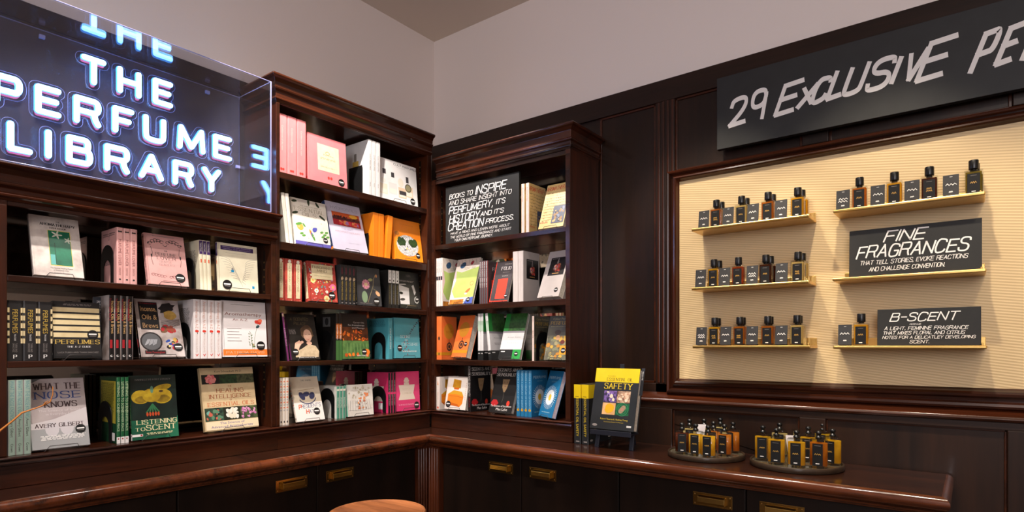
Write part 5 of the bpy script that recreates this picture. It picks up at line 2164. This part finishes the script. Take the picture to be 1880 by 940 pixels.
def facebook(key, wall, s, z, label, lean, d=.025, yaw=0.0, what=None, st=True):
    book(key, wall, s, d, z, label, None, True, lean, yaw, lift=.0035 if st else 0.0)
    B = BOOKS[key]
    if st:
        stand(wall, s, d, z + .0003, B['w'], B['h'], lean, B['t'], 'clear stand holding up the ' + what, yaw)


# ------------------------------------------------------------------ books: low bookcase under the neon sign
Z1, Z2, Z3 = 1.5482, 1.2922, 1.0117
facebook('aroma_guide', 'L', .624, Z1, 'grey marbled paperback with a green panel, left end of the low case top shelf', 17, what='grey marbled book with the green panel')
stack('lover', 'L', Z1, .03, [.7935, .8145, .8355], 'pink paperback spines', 'on the top shelf under the neon sign', 'pink perfume paperbacks')
facebook('lover', 'L', .948, Z1, 'pink face-out paperback with scrolled ornament beside its three upright copies', 14, what='pink face-out paperback')
stack('tantric', 'L', Z1, .03, [1.066, 1.080, 1.094], 'cream spines with purple tops', 'on the low case top shelf', 'cream books with purple bands', sides=[-2.0, -2.0, -2.0])
facebook('tantric', 'L', 1.205, Z1, 'cream face-out book with a purple title band and blue bottles', 4.5, what='cream book with the purple band')
bookend('L', .7805, .05, Z1, .11, .137, 'black arched bookend against the pink paperback spines')
bookend('L', 1.0455, .05, Z1, .10, .125, 'black arched bookend against the cream spines with purple tops')
stack('guide', 'L', Z2, .03, [.5145, .5515, .5885], 'thick black spines with cream bars', 'at the left of the second shelf', 'black perfume guides with cream stripes')
facebook('guide', 'L', .6745, Z2, 'black face-out guide with five cream stripes and gold title', 7, what='black striped guide')
stack('incense', 'L', Z2, .03, [.769, .787, .8055, .824], 'black spines with red lettering', 'on the second shelf', 'black and red incense books')
facebook('incense', 'L', .930, Z2, 'face-out incense book with photo collage and black title panel', 18, what='incense book')
stack('aroma_az', 'L', Z2, .03, [1.0465, 1.0735, 1.100, 1.1265], 'white spines with a red poppy', 'on the second shelf', 'white aromatherapy books')
facebook('aroma_az', 'L', 1.2335, Z2, 'white face-out book with a red flower and orange band at the foot', 5, what='white book with the orange band')
bookend('L', 1.031, .05, Z2, .11, .137, 'black arched bookend against the white spines with a red poppy')
bookmark('L', .7475, .085, Z2 + .0004, .022, .212, 'dark grey READ ME card standing behind the striped guide')
stack('nose', 'L', Z3, .012, [.503, .5215, .540], 'pale green spines', 'at the left end of the lowest shelf', 'pale green science of smell books')
facebook('nose', 'L', .627, Z3, 'grey-pink face-out book with large NOSE title beside pale green spines', 17, d=.012, what='grey-pink book about the nose')
stack('listening', 'L', Z3, .012, [.783, .7955, .808], 'green spines with white feet', 'on the lowest shelf of the low case', 'green books with white spine feet')
facebook('listening', 'L', .900, Z3, 'dark green face-out book with a yellow flower on the lowest shelf', 8, d=.012, what='dark green book with the yellow flower')
facebook('healing', 'L', 1.174, Z3, 'tan face-out book with two rows of flower photos, right end of lowest shelf', 12, d=.012, what='tan book with flower photos')
bookend('L', .7725, .04, Z3, .12, .140, 'black arched bookend against the green spines with white feet')

# ------------------------------------------------------------------ books: tall bookcase
T1, T2, T3, T4 = 2.0572, 1.7702, 1.5292, 1.2772
stack('diary_tall', 'L', T1, .022, [1.3885, 1.433, 1.478], 'thick pink spines', 'on the highest shelf of the tallest case', 'thick pink volumes')
facebook('diary', 'L', 1.6165, T1, 'square pink face-out book with a cream label on the highest shelf', 4, what='square pink book', st=False)
stack('cult_tall', 'L', T1, .012, [1.838, 1.862, 1.886], 'tall white spines', 'on the highest shelf', 'tall white perfume albums')
facebook('cult', 'L', 2.030, T1, 'wide white face-out album showing glass perfume bottles', 5, what='wide white album')
bookend('L', 1.820, .05, T1, .10, .145, 'plain black bookend left of the tall white spines', arch=False)
stack('oils', 'L', T2, .028, [1.417, 1.4355], 'slim leaning cream spines', 'on the second shelf of the tall case', 'slim cream oil guides', sides=[-6.5, -6.5])
facebook('oils', 'L', 1.541, T2, 'cream face-out oil guide with painted plants and violet foot band', 12.5, what='cream oil guide')
facebook('hydro', 'L', 1.739, T2, 'lilac face-out book with a red and yellow picture and blue spine', 17, what='lilac book')
stack('orange', 'L', T2, .026, [1.8805, 1.9145], 'bright orange upright spines', 'on the second shelf', 'bright orange books', sides=[0.6, 0.6])
book('orange', 'L', 1.9545, .024, T2, 'bright orange book tilting right against the face-out orange copy', 'bright orange books', face=False, side=5)
facebook('orange', 'L', 2.1035, T2, 'bright orange face-out book with an oval of plants, right end of shelf', 9, what='orange face-out book')
bookend('L', 1.858, .05, T2, .09, .115, 'plain black bookend left of the bright orange spines', arch=False)
stack('fragrant', 'L', T3, .028, [1.3845, 1.4245, 1.4645], 'thick red floral spines', 'on the middle shelf of the tall case', 'red floral paperbacks')
facebook('fragrant', 'L', 1.593, T3, 'thick red floral face-out book with a cream title box', 8, what='red floral book')
stack('nightflower', 'L', T3, .03, [1.692, 1.714, 1.736, 1.758], 'black spines with gold lettering', 'on the middle shelf', 'black botanical books')
facebook('nightflower', 'L', 1.848, T3, 'charcoal face-out book with a pink passion flower', 6.5, what='charcoal flower book')
stack('noir', 'L', T3, .03, [1.974, 1.998, 2.022], 'black spines with white tops', 'on the middle shelf', 'black books with white labels')
facebook('noir', 'L', 2.112, T3, 'black and white face-out book with half a face, right end of shelf', 8.5, what='black and white book')
bookend('L', 1.9605, .05, T3, .10, .13, 'black arched bookend against the spines with white top labels')
book('lady', 'L', 1.370, .02, T4, 'upright purple spine in the left corner of the fourth shelf', 'slim purple spines', face=False)
book('lady', 'L', 1.4155, .02, T4, 'leaning purple spine left of the portrait book', 'slim purple spines', face=False, side=-8)
facebook('lady', 'L', 1.503, T4, 'face-out book with a portrait of a woman in a cream dress', 15, what='portrait book')
stack('carrier', 'L', T4, .03, [1.666, 1.683], 'orange and green striped spines', 'on the fourth shelf', 'carrier oil books')
facebook('carrier', 'L', 1.770, T4, 'face-out book with orange flowers in a green meadow', 7, what='orange flower meadow book')
book('teal', 'L', 1.978, .03, T4, 'upright teal book showing its spine beside the black arch', 'teal books', face=False)
facebook('teal', 'L', 2.092, T4, 'teal face-out book with scattered dark red petals', 4.5, what='teal face-out book')
bookend('L', 1.6565, .05, T4, .12, .137, 'black arched bookend left of the orange and green spines')
bookend('L', 1.9625, .05, T4, .105, .135, 'black arched bookend against the upright teal book')
stack('hat', 'L', Z3, .014, [1.378, 1.392, 1.406], 'slim white spines with red lines', 'on the tall case bottom shelf', 'slim white novels')
facebook('hat', 'L', 1.521, Z3, 'white and tan face-out novel with a drawn blue hat', 18, d=.014, what='novel with the blue hat')
stack('sketch', 'L', Z3, .026, [1.667, 1.684, 1.701], 'small green spines', 'on the bottom shelf', 'small sketch books')
facebook('sketch', 'L', 1.7905, Z3, 'small square face-out book with a pale street sketch', 5, d=.02, what='small sketch book')
stack('muse', 'L', Z3, .026, [1.967, 1.984, 2.001], 'black and pink spines', 'on the tall case bottom shelf', 'pink books with bottle shape')
facebook('muse', 'L', 2.090, Z3, 'hot pink face-out book with a cream bottle shape', 3, d=.022, what='hot pink book')
bookend('L', 1.657, .04, Z3, .11, .137, 'black arched bookend left of the small green spines')
bookend('L', 1.957, .04, Z3, .115, .132, 'black arched bookend against the pink books')
bookmark('L', 2.184, .05, Z3 + .0008, .022, .195, 'dark grey READ ME card at the right of the hot pink book')

# ------------------------------------------------------------------ books: right-hand bookcase
R1, R2, R3 = 1.8682, 1.5502, 1.2722
stack('script', 'R', R1, .02, [-1.668, -1.642], 'pale pink spines', 'beside the chalk sign on the top shelf', 'manuscript pattern books')
facebook('script', 'R', -1.517, R1, 'face-out book with handwriting pattern and a blue photo, top right-wall shelf', 20, what='handwriting pattern book')
stack('garden', 'R', R2, .008, [-2.2155, -2.2005, -2.1855], 'cream spines', 'at the left of the right-wall second shelf', 'cream and green garden books')
facebook('garden', 'R', -2.072, R2, 'cream and lime green face-out book with little drawings', 17, what='lime green book')
stack('folio', 'R', R2, .028, [-1.937, -1.9235, -1.910, -1.8965], 'grey spines with white lettering', 'on the right-wall second shelf', 'grey and red books')
facebook('folio', 'R', -1.822, R2, 'dark grey face-out book with a red rectangle', 17, what='dark grey book with the red rectangle')
stack('greybook', 'R', R2, .02, [-1.712, -1.681], 'thick pale grey spines', 'on the right-wall second shelf', 'thick pale grey books')
facebook('greybook', 'R', -1.532, R2, 'pale grey face-out book with a photo of a bottle on black', 22, yaw=-8, what='pale grey book with the bottle photo')
book('amulet', 'R', -2.204, .01, R3, 'upright orange book with a round pendant at the left end of third shelf', 'orange pendant books', face=False)
facebook('amulet', 'R', -2.082, R3, 'orange face-out book with a round pendant', 17, yaw=-6, what='orange pendant book')
stack('greenlab', 'R', R3, .028, [-1.944, -1.926], 'upright white and green spines', 'on the right-wall third shelf', 'green and white books')
book('greenlab', 'R', -1.872, .026, R3, 'tilted white and green book between the upright pair and the face-out copy', 'green and white books', face=False, side=-6)
facebook('greenlab', 'R', -1.757, R3, 'green and white face-out book with a black foot', 18, what='green and white face-out book')
book('golden', 'R', -1.6135, .025, R3, 'upright olive book with pale pink spine beside the arched bookend', 'olive flower books', face=False)
facebook('golden', 'R', -1.4905, R3, 'olive face-out book with gold flowers at the right end of third shelf', 15, what='olive book with gold flowers')
bookend('R', -1.6025, .035, R3, .12, .137, 'black arched bookend right of the upright olive book')
book('amber', 'R', -2.2125, .01, Z3, 'upright white book with orange bottle at the left of the lowest shelf', 'white books with orange bottles', face=False)
facebook('amber', 'R', -2.098, Z3, 'white face-out book with an orange glass bottle', 11, d=.014, what='white book with the orange bottle')
book('sensual', 'R', -2.002, .026, Z3, 'upright black book with white capitals showing its spine', 'black books with white capitals', face=False, yaw=-5)
facebook('sensual', 'R', -1.805, Z3, 'black face-out book with white capitals and a face in the dark', 19, d=.016, what='black book with white capitals')
stack('daisy', 'R', Z3, .022, [-1.697, -1.674, -1.652, -1.630], 'blue spines with yellow dots', 'on the lowest right-wall shelf', 'blue daisy books')
facebook('daisy', 'R', -1.538, Z3, 'blue face-out book with a daisy, turned to show its page edges', 17, d=.012, yaw=-28, what='blue daisy book')

# ------------------------------------------------------------------ book display on the counter
CT = 0.9198
stack('safety', 'R', CT, -.012, [-1.3515, -1.3135], 'yellow and black hardback spines', 'standing on the counter beside the bookcase', 'yellow and black hardbacks')
EA = thing('table_easel', 'R', -1.168, -.045, CT, 'small black easel on the counter holding a yellow and black book', 'easel')
LE = math.radians(14)
mb = MB()
mb.box(-.093, .093, -.012, .052, .062, .070, NAVYBLACK)
mb.box(-.093, .093, -.016, -.011, .056, .076, NAVYBLACK)
mb.build('ledge', EA, bevel=.001)
for sx in (-1, 1):
    mb = MB()
    x0 = sx * .073
    for (a, b, c, d_) in ((x0 - .009, x0 + .009, -.005, .005),):
        mb.prism([(a, c), (b, c), (b, d_), (a, d_)], lambda p: (p[0] + sx * .006, p[1] + .017, 0.0), lambda p: (p[0], p[1] + .079, .255), NAVYBLACK)
    mb.build('front_leg', EA, bevel=.001)
mb = MB()
mb.prism([(-.012, -.005), (.012, -.005), (.012, .005), (-.012, .005)], lambda p: (p[0] + .01, p[1] + .175, 0.0), lambda p: (p[0], p[1] + .102, .272), NAVYBLACK)
mb.build('rear_leg', EA, bevel=.001)
mb = MB()
mb.box(-.085, .085, .082, .092, .235, .250, NAVYBLACK)
mb.box(-.010, .010, .090, .098, .24, .345, NAVYBLACK)
mb.build('crossbar', EA, bevel=.001)
book('safety', 'R', -1.168, -.054, CT + .0715, 'black hardback with a yellow top and four photos propped on the easel', None, True, 13.5, -2, lift=.0005)
bk = [o for o in col.objects if o.get('label', '').startswith('black hardback with a yellow top')][0]
mb = MB()
mb.box(.098, .112, .004, .0055, .15, .262, c_(40, 42, 48))
A = Art(mb, .014, .112, lambda a, b, e: (.098 + a, .004 - e, .15 + b))
A.text('READ ME', .5, .72, .055, WHITE, None, 'c', -math.pi / 2)
mb.build('bookmark', bk, weld=False)

# ------------------------------------------------------------------ trays of tester bottles on the counter


def tray(x, y, r, label):
    t = thing('round_tray', 'R', x, y - YR, CT, label, 'tray', 'round wooden trays on the counter')
    mb = MB()
    mb.lathe([(r * .97, 0.0), (r, .003), (r, .017), (r - .002, .0195), (r - .006, .0195), (r - .0075, .0175), (r - .0075, .0135)], TRAYW, 56)
    mb.build('tray_body', t)
    mb = MB()
    mb.lathe([(r - .008, .0136), (r - .008, .0148)], M((84, 78, 64), .10), 56)
    mb.build('glass_liner', t)


def tester(x, y, z, liq, label, group, rz, rnd, w=.055, dp=.036, h=.094):
    r = thing('tester_bottle', 'R', x, y - YR, z, label, 'perfume bottle', group, rz=rz)
    n = 32

    def ringp(sx, sy, p=2.6):
        out = []
        for i in range(n):
            t = 2 * math.pi * i / n
            c, s = math.cos(t), math.sin(t)
            out.append((sx * math.copysign(abs(c) ** (2 / p), c), sy * math.copysign(abs(s) ** (2 / p), s)))
        return out
    mb = MB()
    P = ringp(w / 2, dp / 2)
    Q = ringp(w / 2 - .002, dp / 2 - .002)
    mb.prism(P, lambda p: (p[0], p[1], 0), lambda p: (p[0], p[1], h - .003), GLASS, True)
    mb.prism(P, lambda p: (p[0], p[1], h - .003), lambda p: (p[0] * .93, p[1] * .93, h), GLASS, True)
    mb.build('glass', r)
    mb = MB()
    mb.prism(Q, lambda p: (p[0], p[1], .009), lambda p: (p[0], p[1], h - .012), liq, True)
    mb.build('perfume', r)
    lw, lh = w * .56, h * .76
    mb = MB()
    mb.box(-lw / 2, lw / 2, -dp / 2 - .0012, -dp / 2 - .0002, .009, .009 + lh, LABEL)
    A = Art(mb, lw, lh, lambda a, b, q: (-lw / 2 + a, -dp / 2 - .0012 - q, .009 + b), seed=rnd.randint(0, 999))
    A.rect(.2, .90, .8, .912, GREYINK)
    scribble(A, .5, .52, .62, .07, GOLDINK, 1, rnd, .011)
    A.rect(.32, .08, .68, .12, WHITE)
    mb.build('label_plate', r, weld=False)
    mb = MB()
    mb.lathe([(.010, h), (.010, h + .007), (.0065, h + .0085), (.0065, h + .012)], BLACKPLASTIC, 16)
    mb.lathe([(.002, h + .011), (.0068, h + .0135), (.0095, h + .0185), (.0092, h + .0225), (.006, h + .0265), (.001, h + .028)], BLACKPLASTIC, 16)
    mb.build('stopper', r)


def strips(x, y, z, n, label, rnd, hh=.1):
    r = thing('test_strips', 'R', x, y - YR, z, label, 'test strips', 'white paper test strips')
    mb = MB()
    mb.lathe([(.012, .0), (.012, .045)], GLASS, 16)
    mb.build('glass_holder', r)
    for k in range(n):
        a = (k - (n - 1) / 2) * .05
        mb = MB()
        y_ = -.006 + k * .0024
        mb.prism([(-.0035, y_), (.0035, y_), (.0035, y_ + .0005), (-.0035, y_ + .0005)], lambda p: (p[0] * .8, p[1], .004), lambda p: (p[0] + math.sin(a) * .13, p[1], hh), M((232, 226, 228), .7))
        mb.build('strip', r)


trA, trB = (-.804, 2.252, .140), (-.489, 2.258, .150)
tray(*trA, 'round wooden tray of tester bottles farther from the counter end')
tray(*trB, 'round wooden tray of tester bottles nearer the counter end')
ZT = CT + .0150
CH_, CF, CA = CAM_H, 1099.0, math.radians(37.589)


def on_plane(u, v, z):
    l = (u - 940) / CF
    k = (z - CH_) / ((640 - v) / CF)
    return k * (-math.sin(CA) + l * math.cos(CA)), k * (math.cos(CA) + l * math.sin(CA))


WHEREA = 'on the farther tray'
TA = [(1249, 834, TBRN, .35, 'dark brown tester bottle at the left edge of the farther tray'), (1274, 837, TYEL, .1, 'golden tester bottle, second from the left front of the farther tray'),
      (1297, 841, TYEL, .05, 'golden tester bottle at the middle front of the farther tray'), (1327, 838, TAMB, -.1, 'amber tester bottle right of the middle front, farther tray'),
      (1343, 832, TAMB, -.4, 'amber tester bottle at the right edge of the farther tray'), (1263, 824.5, TPAL, .3, 'tester bottle behind the dark brown one on the farther tray'),
      (1290, 824.0, TOLV, .1, 'tester bottle at the very back middle of the farther tray'), (1320, 821.5, TPAL, -.1, 'pale tester bottle at the back right of the farther tray'),
      (1307, 830.5, TAMB, 0, 'tester bottle in the centre of the farther tray')]
TB = [(1398, 846, TYEL, .1, 'golden tester bottle at the left edge of the nearer tray'), (1423, 853.5, TYEL, .1, 'golden tester bottle, second from left at the front of the nearer tray'),
      (1460, 859, TYEL, .05, 'golden tester bottle at the middle front of the nearer tray'), (1501, 860.5, TAMB, .0, 'amber tester bottle at the right front of the nearer tray'),
      (1527, 855, TYEL, -.35, 'large golden tester bottle at the right edge of the nearer tray'), (1482, 848.5, TYEL, 0, 'golden tester bottle in the centre of the nearer tray'),
      (1429, 838.5, TPAL, .1, 'pale tester bottle at the back left of the nearer tray'), (1468, 834.5, TPAL, 0, 'pale tester bottle at the very back of the nearer tray'),
      (1508, 839.5, TYEL, -.1, 'golden tester bottle at the back right of the nearer tray')]
for T, g in ((TA, 'tester bottles on the farther tray'), (TB, 'tester bottles on the nearer tray')):
    for u, v, q, rz, lab in T:
        x, y = on_plane(u, v, ZT)
        if T is TB:
            tester(x, y + .018, ZT, q, lab, g, rz, rb, .056, .036, .096)
        else:
            tester(x, y + .018, ZT, q, lab, g, rz, rb, .053, .034, .090)
x, y = on_plane(1281, 828, ZT)
strips(x, y + .03, ZT, 6, 'fan of white test strips among the bottles of the farther tray', rb)
x, y = on_plane(1447, 848, ZT)
strips(x, y + .028, ZT, 4, 'small white test strips among the bottles of the nearer tray', rb, .09)

# ------------------------------------------------------------------ stool
st = bpy.data.objects.new('stool', None)
col.objects.link(st)
st.location = (-1.686, 1.402, 0)
tag(st, 'round brown wooden stool in front of the corner cabinets', 'stool')
mb = MB()
r = .172
mb.lathe([(r - .02, .712), (r - .004, .716), (r, .724), (r, .743), (r - .003, .749), (r - .008, .750), (r - .012, .7475), (r - .015, .7455), (.001, .7455)], STOOLW, 64)
mb.build('seat', st)
for k in range(4):
    a = math.pi / 4 + k * math.pi / 2
    mb = MB()
    mb.tube([(.105 * math.cos(a), .105 * math.sin(a), .713), (.17 * math.cos(a), .17 * math.sin(a), .0)], [.016, .013], STOOLW, 12)
    mb.build('leg', st)
mb = MB()
mb.tube([(.148 * math.cos(2 * math.pi * k / 32), .148 * math.sin(2 * math.pi * k / 32), .25) for k in range(32)], .009, BLACKMETAL, 8, closed=True)
mb.build('foot_ring', st)

# ------------------------------------------------------------------ vase with a dry twig at the far left
vs = bpy.data.objects.new('vase', None)
col.objects.link(vs)
vx, vy = -2.16, .345
vs.location = (vx, vy, CT)
tag(vs, 'dark grey square vase on the counter at the left edge of the picture', 'vase')
mb = MB()
mb.prism([(-.045, -.07), (.045, -.07), (.045, .07), (-.045, .07)], lambda p: (p[0] * .9, p[1] * .9, 0), lambda p: (p[0], p[1], .27), M((44, 46, 46), .35))
mb.build('vase_body', vs, bevel=.006)
bv = bpy.data.objects.new('vase', None)
col.objects.link(bv)
bv.location = (-2.115, .175, CT)
tag(bv, 'slim clear vase just left of the picture holding a dry twig', 'vase')
mb = MB()
mb.lathe([(.022, .0), (.026, .01), (.026, .06), (.014, .10), (.014, .125)], GLASS, 20)
mb.build('vase_body', bv)
tw = bpy.data.objects.new('twig', None)
col.objects.link(tw)
tw.location = (-2.115, .175, CT + .128)
tag(tw, 'thin orange-brown dry twig reaching across the lowest books from the left edge', 'twig')


def ray_at(u, v, x):
    l = (u - 940) / CF
    k = x / (-math.sin(CA) + l * math.cos(CA))
    return Vector((x, k * (math.cos(CA) + l * math.sin(CA)), CH_ + k * (640 - v) / CF))


TW = M((196, 120, 48), .6)
base = Vector(tw.location)
pts = [ray_at(u, v, -2.10) - base for u, v in ((-14, 806), (2, 789), (24, 772), (40, 758), (64, 750), (80, 744), (92, 738), (97, 724), (97, 710))]
mb = MB()
mb.tube([Vector((0, 0, 0))] + [pts[0] * .5 + Vector((0, 0, .004))] + pts, [.003, .003] + [.0028, .0028, .0024, .0026, .0018, .0018, .0018, .0014, .001], TW, 8)
mb.build('stem', tw)
mb = MB()
mb.tube([pts[5], pts[5] + Vector((.002, .004, .008)), pts[5] + Vector((.004, .010, .012))], [.0022, .0018, .001], TW, 6)
mb.build('side_shoot', tw)
